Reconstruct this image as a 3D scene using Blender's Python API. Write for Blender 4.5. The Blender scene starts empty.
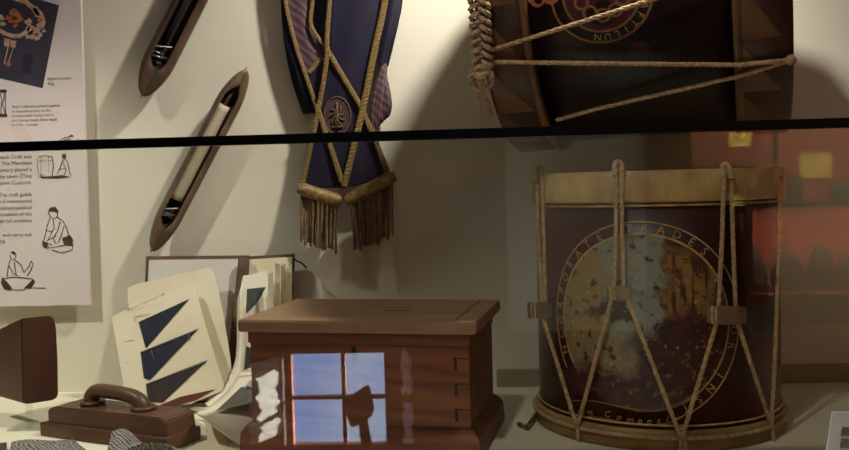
import bpy, bmesh, math, random
from mathutils import Vector, Matrix
random.seed(7)
sc = bpy.context.scene
COL = sc.collection
PI = math.pi
R_ = math.radians

# ------------------------------------------------------------------ camera
EYE = Vector((0, 0, 1.60))
FPX = 900.0
ROT = (Matrix.Rotation(R_(3.0), 3, 'Z') @ Matrix.Rotation(R_(90 - 2.54), 3, 'X')
       @ Matrix.Rotation(R_(-1.5), 3, 'Z'))
cam_d = bpy.data.cameras.new('camera')
cam_d.sensor_width = 36.0
cam_d.lens = FPX / 849.0 * 36.0
cam_d.clip_start = 0.02
cam = bpy.data.objects.new('camera', cam_d)
COL.objects.link(cam)
cam.matrix_world = Matrix.Translation(EYE) @ ROT.to_4x4()
sc.camera = cam

# ------------------------------------------------------------------ world, lights, exposure
w = bpy.data.worlds.new('sky_world'); sc.world = w; w.use_nodes = True
nt = w.node_tree; nt.nodes.clear()
wo = nt.nodes.new('ShaderNodeOutputWorld'); wb = nt.nodes.new('ShaderNodeBackground')
wn = nt.nodes.new('ShaderNodeTexNoise'); wr = nt.nodes.new('ShaderNodeValToRGB')
wtc = nt.nodes.new('ShaderNodeTexCoord')
nt.links.new(wtc.outputs['Generated'], wn.inputs['Vector'])
wn.inputs['Scale'].default_value = 9.0
wr.color_ramp.elements[0].position = .38; wr.color_ramp.elements[0].color = (.34, .52, 1.0, 1)
wr.color_ramp.elements[1].position = .70; wr.color_ramp.elements[1].color = (.66, .78, 1.0, 1)
nt.links.new(wn.outputs['Fac'], wr.inputs['Fac']); nt.links.new(wr.outputs['Color'], wb.inputs['Color'])
wb.inputs['Strength'].default_value = 5.0
nt.links.new(wb.outputs['Background'], wo.inputs['Surface'])

def lamp(name, kind, loc, target, energy, color, **kw):
    d = bpy.data.lights.new(name, kind); d.energy = energy; d.color = color
    for k, v in kw.items(): setattr(d, k, v)
    o = bpy.data.objects.new(name, d); COL.objects.link(o); o.location = loc
    o.rotation_euler = (Vector(target) - Vector(loc)).to_track_quat('-Z', 'Y').to_euler()
    return o
WARM = (1.0, .955, .87)
lamp('case_spot_left', 'SPOT', (-1.05, .92, 2.42), (-.76, 1.60, 1.12), 42, WARM, spot_size=R_(60), spot_blend=1.0, shadow_soft_size=.03)
lamp('case_spot_right', 'SPOT', (.235, 1.20, 2.48), (-.06, 1.68, 1.28), 54, WARM, spot_size=R_(122), spot_blend=.9, shadow_soft_size=.03)
lamp('room_fill', 'AREA', (.1, .1, 2.75), (.1, .3, 0), 2.5, (1, .92, .80), size=1.2)  # unseen fill, added to lift the room walls and their reflection
lamp('front_fill_spot', 'SPOT', (-.30, .30, 2.80), (.19, 1.28, 1.36), 20, WARM, spot_size=R_(33), spot_blend=.7, shadow_soft_size=.04)  # added spot that brightens the fronts of the chest and lower drum
lamp('red_case_lamp', 'AREA', (1.45, -.80, 2.10), (1.42, -1.60, 1.36), 19, (1, .88, .72), shape='RECTANGLE', size=1.2, size_y=.1, spread=R_(150))
lamp('red_case_shelf_fill', 'AREA', (1.45, -1.31, 1.455), (1.45, -1.60, 1.25), 5, (1, .86, .68), shape='RECTANGLE', size=1.0, size_y=.03, spread=R_(140))  # added strip of light, evens out the red backing below the upper shelf
lamp('sun', 'SUN', (3, -6, 4), (3 - 1.6, -6 + 1.0, 4 - .16), 90, (1, .95, .85), angle=R_(.5))
sc.view_settings.view_transform = 'Standard'
sc.view_settings.look = 'None'
sc.view_settings.gamma = 1.0
sc.view_settings.exposure = 0.0
sc.view_settings.use_curve_mapping = False

# ------------------------------------------------------------------ helpers: pixels to places
def ray(px, py):
    return ROT @ Vector(((px - 424.5) / FPX, -(py - 225.0) / FPX, -1.0))
def P(px, py, Y):
    d = ray(px, py); return EYE + d * (Y / d.y)
def G(px, py, Z):
    d = ray(px, py); return EYE + d * ((Z - EYE.z) / d.z)
GLASS_Y = 1.0
def M(px, py, V):
    """a place in the room behind the camera that the front pane mirrors to (px, py)"""
    p = P(px, py, V); return Vector((p.x, 2 * GLASS_Y - p.y, p.z))

# ------------------------------------------------------------------ helpers: materials
def srgb(r, g, b):
    f = lambda c: (c / 255 / 12.92) if c / 255 <= .04045 else ((c / 255 + .055) / 1.055) ** 2.4
    return (f(r), f(g), f(b), 1)
def pm(name, c1, c2=None, scale=20, rough=.6, bump=0, stretch=(1, 1, 1), detail=4, lo=.35, hi=.65, metal=0, spec=.4, wave=None, bscale=None):
    m = bpy.data.materials.new(name); m.use_nodes = True
    n = m.node_tree; b = n.nodes['Principled BSDF']; L = n.links
    b.inputs['Roughness'].default_value = rough; b.inputs['Metallic'].default_value = metal
    b.inputs['Specular IOR Level'].default_value = spec
    tc = n.nodes.new('ShaderNodeTexCoord'); mp = n.nodes.new('ShaderNodeMapping')
    mp.inputs['Scale'].default_value = stretch
    L.new(tc.outputs['Object'], mp.inputs['Vector'])
    no = n.nodes.new('ShaderNodeTexNoise'); no.inputs['Scale'].default_value = scale; no.inputs['Detail'].default_value = detail
    L.new(mp.outputs['Vector'], no.inputs['Vector'])
    src = no.outputs['Fac']
    if wave:
        wv = n.nodes.new('ShaderNodeTexWave'); wv.inputs['Scale'].default_value = wave[0]; wv.inputs['Distortion'].default_value = wave[1]
        wv.inputs['Detail'].default_value = 3; wv.bands_direction = wave[2] if len(wave) > 2 else 'X'
        L.new(mp.outputs['Vector'], wv.inputs['Vector'])
        mx = n.nodes.new('ShaderNodeMath'); mx.operation = 'MULTIPLY_ADD'
        L.new(wv.outputs['Fac'], mx.inputs[0]); mx.inputs[1].default_value = .5
        hf = n.nodes.new('ShaderNodeMath'); hf.operation = 'MULTIPLY'; hf.inputs[1].default_value = .5
        L.new(no.outputs['Fac'], hf.inputs[0]); L.new(hf.outputs[0], mx.inputs[2]); src = mx.outputs[0]
    cr = n.nodes.new('ShaderNodeValToRGB')
    cr.color_ramp.elements[0].position = lo; cr.color_ramp.elements[0].color = srgb(*c1)
    cr.color_ramp.elements[1].position = hi; cr.color_ramp.elements[1].color = srgb(*(c2 or c1))
    L.new(src, cr.inputs['Fac']); L.new(cr.outputs['Color'], b.inputs['Base Color'])
    if bump:
        bp = n.nodes.new('ShaderNodeBump'); bp.inputs['Strength'].default_value = bump; bp.inputs['Distance'].default_value = .002
        s2 = src
        if bscale:
            n2 = n.nodes.new('ShaderNodeTexNoise'); n2.inputs['Scale'].default_value = bscale
            L.new(mp.outputs['Vector'], n2.inputs['Vector']); s2 = n2.outputs['Fac']
        L.new(s2, bp.inputs['Height']); L.new(bp.outputs['Normal'], b.inputs['Normal'])
    return m
def pane_mat(name, tint, refl):
    m = bpy.data.materials.new(name); m.use_nodes = True
    n = m.node_tree; n.nodes.clear(); L = n.links
    out = n.nodes.new('ShaderNodeOutputMaterial'); mix = n.nodes.new('ShaderNodeMixShader')
    tr = n.nodes.new('ShaderNodeBsdfTransparent'); tr.inputs['Color'].default_value = tint
    gl = n.nodes.new('ShaderNodeBsdfGlossy'); gl.inputs['Roughness'].default_value = 0.0
    lw = n.nodes.new('ShaderNodeLayerWeight')
    pw = n.nodes.new('ShaderNodeMath'); pw.operation = 'POWER'; pw.inputs[1].default_value = 5
    L.new(lw.outputs['Facing'], pw.inputs[0])
    ma = n.nodes.new('ShaderNodeMath'); ma.operation = 'MULTIPLY_ADD'; ma.inputs[1].default_value = 1 - refl; ma.inputs[2].default_value = refl
    L.new(pw.outputs[0], ma.inputs[0]); L.new(ma.outputs[0], mix.inputs['Fac'])
    L.new(tr.outputs[0], mix.inputs[1]); L.new(gl.outputs[0], mix.inputs[2]); L.new(mix.outputs[0], out.inputs['Surface'])
    return m
MT = {}
MT['wall'] = pm('cream_wall', (222, 215, 194), (228, 221, 200), 3, .85, .05, bscale=90)
MT['deck'] = pm('cream_deck', (226, 219, 190), (232, 226, 200), 5, .8, .1, bscale=120)
MT['skirt'] = pm('olive_skirting', (150, 140, 112), (164, 154, 124), 12, .6)
MT['edge'] = pm('black_glass_edge', (6, 6, 10), (10, 10, 16), 20, .4, spec=.15)
MT['glass'] = pane_mat('front_glass', (.975, .99, .97, 1), .052)
MT['winglass'] = pane_mat('window_glass', (.98, .99, 1, 1), .04)
MT['roomwall'] = pm('dark_panelled_wall', (66, 42, 30), (84, 54, 38), 6, .6, .1, (1, 1, .15))
MT['plaster'] = pm('grey_plaster', (196, 202, 190), (206, 210, 198), 4, .85)
MT['roomfloor'] = pm('room_floor', (82, 64, 48), (96, 76, 58), 8, .6)
MT['roomceil'] = pm('room_ceiling', (150, 140, 120), (158, 148, 128), 4, .9)
MT['redwood'] = pm('window_wood', (150, 84, 54), (172, 100, 66), 14, .5, .1, (1, 1, .2))
MT['curtain'] = pm('white_curtain', (235, 232, 222), (245, 242, 235), 30, .9, .3)
MT['redback'] = pm('terracotta_backing', (158, 76, 56), (168, 84, 62), 4, .8)
MT['redboard'] = pm('dull_red_board', (124, 58, 48), (134, 66, 54), 6, .7)
MT['cabinet'] = pm('red_brown_cabinet', (108, 58, 42), (122, 68, 50), 8, .5, .1, (1, 1, .2))
MT['orange'] = pm('orange_shelf_edge', (245, 105, 40), (250, 115, 46), 6, .5)
MT['darkshelf'] = pm('dark_shelf', (50, 34, 26), (60, 42, 32), 12, .5)
MT['yellow'] = pm('yellow_card', (225, 190, 85), (232, 198, 96), 9, .7)
MT['pottery'] = pm('dark_green_pottery', (62, 74, 54), (84, 92, 66), 24, .5)
MT['stone'] = pm('dark_stone', (50, 46, 34), (92, 84, 58), 18, .8, .6)
MT['panel'] = pm('white_panel', (222, 210, 204), (226, 214, 208), 4, .55)
MT['pink'] = pm('pink_print', (224, 202, 194), (222, 208, 202), 22, .55)
MT['ink'] = pm('dark_ink', (62, 50, 44), (84, 70, 62), 50, .7)
MT['textink'] = pm('grey_text_ink', (96, 86, 84), (112, 102, 98), 50, .7)
MT['navyprint'] = pm('navy_print', (56, 53, 64), (66, 62, 74), 30, .4)
MT['creamprint'] = pm('cream_print', (212, 184, 160), (178, 132, 116), 90, .5)
MT['orangeprint'] = pm('orange_print', (186, 120, 70), (160, 92, 60), 80, .5)
MT['darkprint'] = pm('dark_print', (34, 30, 56), (42, 36, 60), 30, .5)
MT['shuttle'] = pm('worn_grey_brown_wood', (84, 66, 50), (116, 94, 72), 24, .42, .15, (1, 1, .3))
MT['shuttle2'] = pm('dark_brown_wood', (64, 48, 37), (96, 74, 58), 24, .4, .15, (1, 1, .3))
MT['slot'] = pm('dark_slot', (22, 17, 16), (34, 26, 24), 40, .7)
MT['yarn'] = pm('cream_yarn', (206, 192, 166), (184, 168, 140), 60, .9, .1, wave=(90, 1, 'Z'))
MT['steel'] = pm('dull_steel', (150, 146, 140), (110, 104, 98), 60, .35, metal=.9)
MT['navy'] = pm('navy_silk', (28, 25, 43), (36, 32, 52), 26, .45, .3, (1, 1, .2))
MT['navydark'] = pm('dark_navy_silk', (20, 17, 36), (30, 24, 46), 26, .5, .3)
MT['plum'] = pm('plum_lining', (74, 52, 62), (98, 74, 76), 18, .55, .4, (1, 1, 1), wave=(38, 2.5, 'DIAGONAL'))
MT['gold'] = pm('gold_braid', (108, 84, 44), (146, 117, 64), 160, .5, .8, wave=(190, 3, 'DIAGONAL'), spec=.6)
MT['golddark'] = pm('old_gold_bullion', (112, 86, 44), (160, 128, 70), 120, .5, .6, spec=.6)
MT['emblem'] = pm('worn_gold_emblem', (104, 82, 48), (76, 58, 40), 160, .6)
MT['fringe'] = pm('bronze_fringe', (88, 66, 44), (136, 106, 68), 90, .45, .3, spec=.6)
MT['purple'] = pm('purple_velvet', (58, 42, 50), (76, 54, 56), 60, .8)
MT['drumblack'] = pm('black_navy_paint', (16, 13, 18), (44, 18, 17), 5, .42, .1, lo=.4, hi=.72)
MT['hoopbrown'] = pm('brown_lacquer', (56, 37, 26), (84, 55, 36), 16, .38, .1)
MT['hooptan'] = pm('tan_lacquer', (124, 90, 56), (94, 64, 40), 20, .38)
MT['goldpaint'] = pm('gold_paint', (150, 108, 52), (118, 80, 40), 60, .4)
MT['dullgold'] = pm('dull_gold_paint', (204, 166, 106), (146, 110, 66), 70, .5, lo=.4, hi=.75)
MT['redpaint'] = pm('crimson_paint', (84, 18, 22), (58, 14, 18), 30, .4)
MT['rosette'] = pm('dim_red_paint', (70, 26, 20), (36, 18, 16), 60, .5)
MT['rope'] = pm('hemp_rope', (206, 174, 130), (166, 136, 98), 160, .85, .4)
MT['ropepale'] = pm('pale_rope', (204, 178, 144), (166, 138, 106), 160, .85, .4)
MT['skin'] = pm('drum_skin', (190, 172, 132), (170, 150, 110), 10, .6)
MT['hoopcream'] = pm('cream_ochre_hoop', (216, 188, 130), (172, 136, 84), 22, .55, .15, (1, 1, .4))
MT['hoopochre'] = pm('ochre_hoop', (170, 140, 90), (140, 108, 66), 18, .5, .15)
MT['leather'] = pm('brown_leather', (146, 118, 92), (108, 84, 64), 40, .6, .4)
MT['chest'] = pm('red_brown_pine', (96, 52, 34), (126, 74, 48), 9, .5, .12, (.35, 3, 4), wave=(3, 14, 'Z'), lo=.2, hi=.8)
MT['chesttop'] = pm('worn_brown_pine', (134, 102, 76), (154, 120, 90), 9, .5, .12, (.35, 5, 3))
MT['jointdark'] = pm('dark_joint', (50, 27, 20), (60, 34, 25), 30, .8)
MT['dark'] = pm('dark_gap', (26, 16, 12), (34, 22, 16), 30, .8)
MT['cover'] = pm('brown_book_cloth', (84, 62, 46), (100, 76, 58), 40, .7, .2)
MT['paper'] = pm('aged_paper', (230, 219, 192), (214, 199, 166), 7, .85, .1)
MT['paperlight'] = pm('pale_paper', (234, 226, 206), (224, 213, 188), 6, .85)
MT['endpaper'] = pm('grey_endpaper', (206, 200, 192), (194, 186, 174), 6, .85)
MT['swatch'] = pm('navy_cloth', (36, 38, 50), (46, 46, 58), 70, .95, .3)
MT['swatchbrown'] = pm('brown_black_cloth', (52, 44, 46), (62, 50, 48), 70, .95, .3)
MT['swatchgrey'] = pm('grey_cloth', (140, 136, 124), (124, 122, 112), 70, .95, .3)
MT['swatchgreen'] = pm('slate_cloth', (58, 66, 66), (70, 76, 74), 70, .95, .3)
MT['swatchred'] = pm('maroon_cloth', (104, 50, 44), (82, 52, 44), 40, .95, .3)
MT['thread'] = pm('pale_thread', (92, 96, 112), (104, 106, 118), 60, .9)
MT['blockwood'] = pm('dark_red_wood', (68, 40, 30), (86, 52, 38), 14, .45, .12, (1, 1, .25))
MT['planewood'] = pm('brown_tool_wood', (74, 48, 34), (98, 68, 48), 14, .42, .12, (.4, 1, 1))
MT['acrylic'] = pane_mat('clear_acrylic', (.93, .96, .93, 1), .06)
MT['tweed'] = pm('grey_tweed', (78, 74, 72), (158, 150, 144), 300, .95, .5, wave=(78, 9, 'DIAGONAL'), lo=.3, hi=.7)
MT['tweeddark'] = pm('charcoal_tweed', (56, 56, 48), (78, 76, 66), 150, .95, .6)
MT['label'] = pm('white_card', (220, 216, 216), (226, 222, 222), 5, .6)
MT['labelgrey'] = pm('grey_picture', (104, 100, 90), (128, 122, 110), 260, .8)
MT['mallet'] = pm('mallet_wood', (92, 70, 54), (108, 84, 64), 20, .5)
MT['table'] = pm('table_wood', (92, 66, 48), (104, 76, 56), 14, .35)

# painted picture on the lower drum: zones follow the UV of the disc, broken up by noise
def picture_mat():
    m = bpy.data.materials.new('flaking_painted_picture'); m.use_nodes = True
    n = m.node_tree; L = n.links; b = n.nodes['Principled BSDF']; b.inputs['Roughness'].default_value = .4
    uv = n.nodes.new('ShaderNodeUVMap'); uv.uv_map = 'UVMap'
    no = n.nodes.new('ShaderNodeTexNoise'); no.inputs['Scale'].default_value = 3.2; no.inputs['Detail'].default_value = 5
    L.new(uv.outputs[0], no.inputs['Vector'])
    sub = n.nodes.new('ShaderNodeVectorMath'); sub.operation = 'SUBTRACT'; sub.inputs[1].default_value = (.5, .5, .5)
    L.new(no.outputs['Color'], sub.inputs[0])
    sca = n.nodes.new('ShaderNodeVectorMath'); sca.operation = 'SCALE'; sca.inputs['Scale'].default_value = .7
    L.new(sub.outputs[0], sca.inputs[0])
    add = n.nodes.new('ShaderNodeVectorMath'); add.operation = 'ADD'
    L.new(uv.outputs[0], add.inputs[0]); L.new(sca.outputs[0], add.inputs[1])
    sp = n.nodes.new('ShaderNodeSeparateXYZ'); L.new(add.outputs[0], sp.inputs[0])
    def band(sock, a, b_, soft=.12):
        r = n.nodes.new('ShaderNodeMapRange'); r.interpolation_type = 'SMOOTHSTEP'
        r.inputs[1].default_value = a - soft; r.inputs[2].default_value = a + soft; L.new(sock, r.inputs[0])
        r2 = n.nodes.new('ShaderNodeMapRange'); r2.interpolation_type = 'SMOOTHSTEP'
        r2.inputs[1].default_value = b_ - soft; r2.inputs[2].default_value = b_ + soft
        r2.inputs[3].default_value = 1; r2.inputs[4].default_value = 0; L.new(sock, r2.inputs[0])
        k = n.nodes.new('ShaderNodeMath'); k.operation = 'MULTIPLY'; L.new(r.outputs[0], k.inputs[0]); L.new(r2.outputs[0], k.inputs[1])
        return k.outputs[0]
    def mul(a, b_):
        k = n.nodes.new('ShaderNodeMath'); k.operation = 'MULTIPLY'; L.new(a, k.inputs[0])
        if isinstance(b_, float): k.inputs[1].default_value = b_
        else: L.new(b_, k.inputs[1])
        return k.outputs[0]
    def noise(scale, lo, hi, st=(1, 1, 1)):
        mp = n.nodes.new('ShaderNodeMapping'); mp.inputs['Scale'].default_value = st; L.new(uv.outputs[0], mp.inputs[0])
        q = n.nodes.new('ShaderNodeTexNoise'); q.inputs['Scale'].default_value = scale; q.inputs['Detail'].default_value = 6
        L.new(mp.outputs[0], q.inputs['Vector'])
        r = n.nodes.new('ShaderNodeMapRange'); r.inputs[1].default_value = lo; r.inputs[2].default_value = hi
        L.new(q.outputs['Fac'], r.inputs[0]); return r.outputs[0]
    cur = None
    def mix(fac, c):
        nonlocal cur
        x = n.nodes.new('ShaderNodeMix'); x.data_type = 'RGBA'
        L.new(fac, x.inputs['Factor'])
        if cur is None: x.inputs['A'].default_value = srgb(66, 26, 22)
        else: L.new(cur, x.inputs['A'])
        x.inputs['B'].default_value = srgb(*c); cur = x.outputs['Result']
    X, Y = sp.outputs[0], sp.outputs[1]
    mix(noise(5, .42, .62), (44, 18, 18))
    mix(mul(band(X, -1.3, -.18), band(Y, -.35, .95)), (150, 126, 74))       # ochre landscape on the left
    mix(mul(band(X, -1.0, -.1), band(Y, -.55, -.2)), (138, 122, 98))
    mix(mul(band(X, -.42, .22, .06), band(Y, -.15, 1.1)), (138, 142, 124))   # pale grey-blue strip: a glass reflection put into the paint
    mix(mul(band(X, .25, .98, .06), band(Y, .1, .9)), (144, 106, 56))        # ochre right
    mix(mul(mul(band(X, .3, .95), band(Y, .0, .85)), noise(9, .5, .58, (1.6, .25, 1))), (64, 38, 26))
    mix(mul(mul(band(X, -.6, .05), band(Y, -.02, .3, .05)), noise(4, .46, .56)), (64, 38, 28))
    mix(noise(8, .56, .64), (74, 38, 30))                                     # flaked patches
    mix(mul(noise(14, .64, .7), band(Y, -.5, .8)), (176, 168, 148))
    mix(mul(noise(11, .58, .64), band(Y, -1, -.3)), (128, 86, 48))
    L.new(cur, b.inputs['Base Color'])
    return m
MT['picture'] = picture_mat()
MT['shell'] = pm('maroon_black_paint', (46, 24, 23), (90, 36, 31), 9, .35, .15, lo=.4, hi=.7)

# ------------------------------------------------------------------ helpers: meshes
def NB(): return bmesh.new()
def box(bm, lo, hi, mat=None, bev=0):
    r = bmesh.ops.create_cube(bm, size=1)
    lo, hi = Vector(lo), Vector(hi); c = (lo + hi) / 2; s = hi - lo
    vs = r['verts']
    for v in vs: v.co = Vector((v.co.x * s.x, v.co.y * s.y, v.co.z * s.z)) + c
    if bev:
        es = list({e for v in vs for e in v.link_edges})
        bv = bmesh.ops.bevel(bm, geom=es, offset=bev, segments=2, affect='EDGES', profile=.6)
        vs = list({v for f in bv['faces'] for v in f.verts} | {v for v in vs if v.is_valid})
    if mat is not None:
        for v in vs: v.co = mat @ v.co
    return vs
def prism(bm, front, off, bev=0):
    """polygon 'front' (world points) with thickness along vector off"""
    off = Vector(off)
    a = [bm.verts.new(p) for p in front]; b = [bm.verts.new(Vector(p) + off) for p in front]
    fs = []
    try:
        fs.append(bm.faces.new(a)); fs.append(bm.faces.new(b[::-1]))
        n = len(a)
        for i in range(n): fs.append(bm.faces.new((a[i], b[i], b[(i + 1) % n], a[(i + 1) % n])))
    except ValueError: pass
    bmesh.ops.recalc_face_normals(bm, faces=[f for f in fs])
    if bev:
        es = list({e for v in a for e in v.link_edges})
        bmesh.ops.bevel(bm, geom=es, offset=bev, segments=2, affect='EDGES')
def pxpoly(bm, pts, Y, th, bev=0):
    prism(bm, [P(x, y, Y) for x, y in pts], (0, th, 0), bev)
def frames(pts, closed=False):
    n = len(pts); out = []
    prev = None
    for i in range(n):
        a = pts[i - 1] if (i > 0 or closed) else pts[i]
        b = pts[(i + 1) % n] if (i < n - 1 or closed) else pts[i]
        t = (b - a).normalized()
        if prev is None:
            u = t.orthogonal().normalized()
        else:
            u = prev - t * prev.dot(t)
            u = u.normalized() if u.length > 1e-6 else t.orthogonal().normalized()
        prev = u; out.append((u, t.cross(u)))
    return out
def tube(bm, pts, r, seg=8, closed=False, flat=1.0):
    pts = [Vector(p) for p in pts]; fr = frames(pts, closed); rings = []
    for i, p in enumerate(pts):
        rr = r(i / max(1, len(pts) - 1)) if callable(r) else r
        u, v = fr[i]
        rings.append([bm.verts.new(p + u * rr * math.cos(2 * PI * k / seg) + v * rr * flat * math.sin(2 * PI * k / seg)) for k in range(seg)])
    m = len(rings)
    for i in range(m if closed else m - 1):
        A, B = rings[i], rings[(i + 1) % m]
        for k in range(seg):
            f = bm.faces.new((A[k], A[(k + 1) % seg], B[(k + 1) % seg], B[k])); f.smooth = True
    if not closed:
        bm.faces.new(rings[0][::-1]); bm.faces.new(rings[-1])
def resample(pts, step):
    pts = [Vector(p) for p in pts]; out = [pts[0]]; acc = 0
    for a, b in zip(pts, pts[1:]):
        d = (b - a).length
        if d < 1e-9: continue
        k = max(1, int(round(d / step)))
        for i in range(1, k + 1): out.append(a.lerp(b, i / k))
    return out
def smoothp(pts, it=2):
    pts = [Vector(p) for p in pts]
    for _ in range(it):
        q = [pts[0]]
        for a, b in zip(pts, pts[1:]): q += [a.lerp(b, .25), a.lerp(b, .75)]
        q.append(pts[-1]); pts = q
    return pts
def rope(bm, pts, r, twist=None):
    """three-strand laid rope"""
    step = r * .9
    pts = resample(pts, step); fr = frames(pts); tw = twist or 9 * r
    for s in range(3):
        q = []
        for i, p in enumerate(pts):
            a = 2 * PI * (i * step / tw) + s * 2 * PI / 3
            u, v = fr[i]; q.append(p + (u * math.cos(a) + v * math.sin(a)) * r * .5)
        tube(bm, q, r * .58, 6)
def stroke(bm, pts, wpx, Y, th):
    """ribbon with thickness th along a pixel polyline on the plane y = Y"""
    W = [P(x, y, Y) for x, y in pts]; hw = wpx / FPX * Y / 2 * (.72 if wpx <= 1.2 else 1)
    L, Rr = [], []
    for i, p in enumerate(W):
        a = W[max(0, i - 1)]; b = W[min(len(W) - 1, i + 1)]
        t = (b - a); t.y = 0; t.normalize(); nrm = Vector((-t.z, 0, t.x))
        L.append(p + nrm * hw); Rr.append(p - nrm * hw)
    for i in range(len(W) - 1):
        prism(bm, [L[i], L[i + 1], Rr[i + 1], Rr[i]], (0, th, 0))
def text_polys(s, size, align='LEFT', spacing=1.0):
    cu = bpy.data.curves.new('t', 'FONT'); cu.body = s; cu.size = size; cu.align_x = align; cu.space_character = spacing
    cu.resolution_u = 2
    o = bpy.data.objects.new('t', cu); COL.objects.link(o)
    dg = bpy.context.evaluated_depsgraph_get(); ev = o.evaluated_get(dg); me = ev.to_mesh()
    vs = [(v.co.x, v.co.y) for v in me.vertices]; fs = [tuple(p.vertices) for p in me.polygons]
    ev.to_mesh_clear(); bpy.data.objects.remove(o); bpy.data.curves.remove(cu)
    return vs, fs
def add_text(bm, s, size, fn, align='LEFT', spacing=1.0):
    vs, fs = text_polys(s, size, align, spacing)
    b = [bm.verts.new(fn(x, y)) for x, y in vs]
    for f in fs:
        try: bm.faces.new([b[i] for i in f])
        except ValueError: pass
def bend(bm, it=1): bmesh.ops.subdivide_edges(bm, edges=bm.edges[:], cuts=it, use_grid_fill=True)

# ------------------------------------------------------------------ helpers: objects
def wloc(o):
    v = Vector((0, 0, 0))
    while o: v += o.location; o = o.parent
    return v
def obj(name, bm, mat, parent=None, smooth=False, recalc=True, loc=None):
    if recalc: bmesh.ops.recalc_face_normals(bm, faces=bm.faces[:])
    if parent is None:
        if loc is None:
            xs = [v.co for v in bm.verts]
            loc = Vector(((min(c.x for c in xs) + max(c.x for c in xs)) / 2, (min(c.y for c in xs) + max(c.y for c in xs)) / 2, min(c.z for c in xs)))
        base = Vector(loc)
    else: base = wloc(parent)
    for v in bm.verts: v.co -= base
    me = bpy.data.meshes.new(name); bm.to_mesh(me); bm.free()
    for m in (mat if isinstance(mat, (list, tuple)) else [mat]): me.materials.append(m)
    if smooth:
        for p in me.polygons: p.use_smooth = True
    o = bpy.data.objects.new(name, me); COL.objects.link(o)
    if parent: o.parent = parent
    else: o.location = base
    return o
def tag(o, label=None, cat=None, group=None, kind=None):
    if label: o['label'] = label
    if cat: o['category'] = cat
    if group: o['group'] = group
    if kind: o['kind'] = kind
    return o
def thing(name, label, cat, loc, group=None):
    o = bpy.data.objects.new(name, None); COL.objects.link(o); o.location = loc; o.empty_display_size = .02
    return tag(o, label, cat, group)
def struct(name, bm, mat, parent=None, label=None, cat=None):
    o = obj(name, bm, mat, parent)
    if parent is None: o['kind'] = 'structure'
    if label: tag(o, label, cat)
    return o
E = EYE.z
WALL = 1.70
DECK = E - .385

# ================================================================== STRUCTURE
bm = NB(); box(bm, (-2.3, WALL, 0), (2.3, WALL + .06, 2.85)); struct('wall_back', bm, MT['wall'], None, 'cream back wall of the display case', 'wall')
bm = NB(); box(bm, (-2.24, GLASS_Y - .01, 0), (2.24, WALL, DECK)); struct('floor', bm, MT['deck'], None, 'cream floor of the display case under the exhibits', 'floor')
bm = NB(); box(bm, (-2.3, -1.8, -.06), (2.3, GLASS_Y, 0)); struct('floor', bm, MT['roomfloor'], None, 'dark floor of the room in front of the case', 'floor')
bm = NB(); box(bm, (-2.3, -1.8, 2.85), (2.3, WALL + .06, 2.9)); struct('ceiling', bm, MT['roomceil'], None, 'plain ceiling over the room and case', 'ceiling')
bm = NB(); box(bm, (-2.3, -1.8, 0), (-2.24, WALL, 2.85)); struct('wall_left', bm, MT['roomwall'], None, 'left side wall of the room', 'wall')
bm = NB(); box(bm, (2.24, -1.8, 0), (2.3, WALL, 2.85)); struct('wall_right', bm, MT['roomwall'], None, 'right side wall of the room', 'wall')
x0 = P(497, 400, WALL).x
bm = NB(); box(bm, (x0, WALL - .012, DECK), (2.2, WALL, DECK + .033), bev=.002); struct('baseboard_back', bm, MT['skirt'], None, 'low olive grey skirting along the foot of the back wall', 'skirting')
# rear wall with the window opening, seen only as a reflection
VW = 3.6; RY = 2 * GLASS_Y - VW
wl, wt = M(284, 352, VW), M(388, 446, VW)
wx0, wx1, wz1, wz0 = M(281, 352, VW).x, M(386, 352, VW).x, M(335, 352, VW).z, M(335, 454, VW).z
bm = NB()
box(bm, (-2.24, RY - .1, 0), (wx0, RY, 2.85)); box(bm, (wx1, RY - .1, 0), (2.24, RY, 2.85))
box(bm, (wx0, RY - .1, 0), (wx1, RY, wz0)); box(bm, (wx0, RY - .1, wz1), (wx1, RY, 2.85))
struct('wall_rear', bm, MT['roomwall'], None, 'dark panelled wall behind the viewer reflected in the glass', 'wall')
bm = NB(); q0 = M(505, 140, VW - .02); q1 = M(648, 330, VW - .02)
box(bm, (q0.x, RY, q1.z), (q1.x, RY + .012, q0.z + .1)); struct('trim_2', bm, MT['plaster'], None, 'grey plaster panel on the rear wall', 'wall panel')
# window
wy = RY - .06
bm = NB(); fw = .026
box(bm, (wx0, wy - .04, wz0), (wx0 + fw, wy, wz1)); box(bm, (wx1 - fw * .6, wy - .04, wz0), (wx1, wy, wz1))
box(bm, (wx0, wy - .04, wz1 - fw * .7), (wx1, wy, wz1)); box(bm, (wx0, wy - .04, wz0), (wx1, wy, wz0 + fw * .8))
win = struct('window_1', bm, MT['redwood'], None, 'red-brown timber window of four panes reflected in the glass', 'window')
xm = M(343, 380, VW + .06).x; zm = M(343, 398, VW + .06).z
bm = NB(); box(bm, (xm - .008, wy - .03, wz0 + .01), (xm + .008, wy - .005, wz1 - .01)); box(bm, (wx0 + .01, wy - .03, zm - .008), (wx1 - .01, wy - .005, zm + .008))
obj('glazing_bars', bm, MT['redwood'], win)
bm = NB(); box(bm, (wx0 + .01, wy - .02, wz0 + .01), (wx1 - .01, wy - .016, wz1 - .01)); obj('window_pane', bm, MT['winglass'], win)
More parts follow.
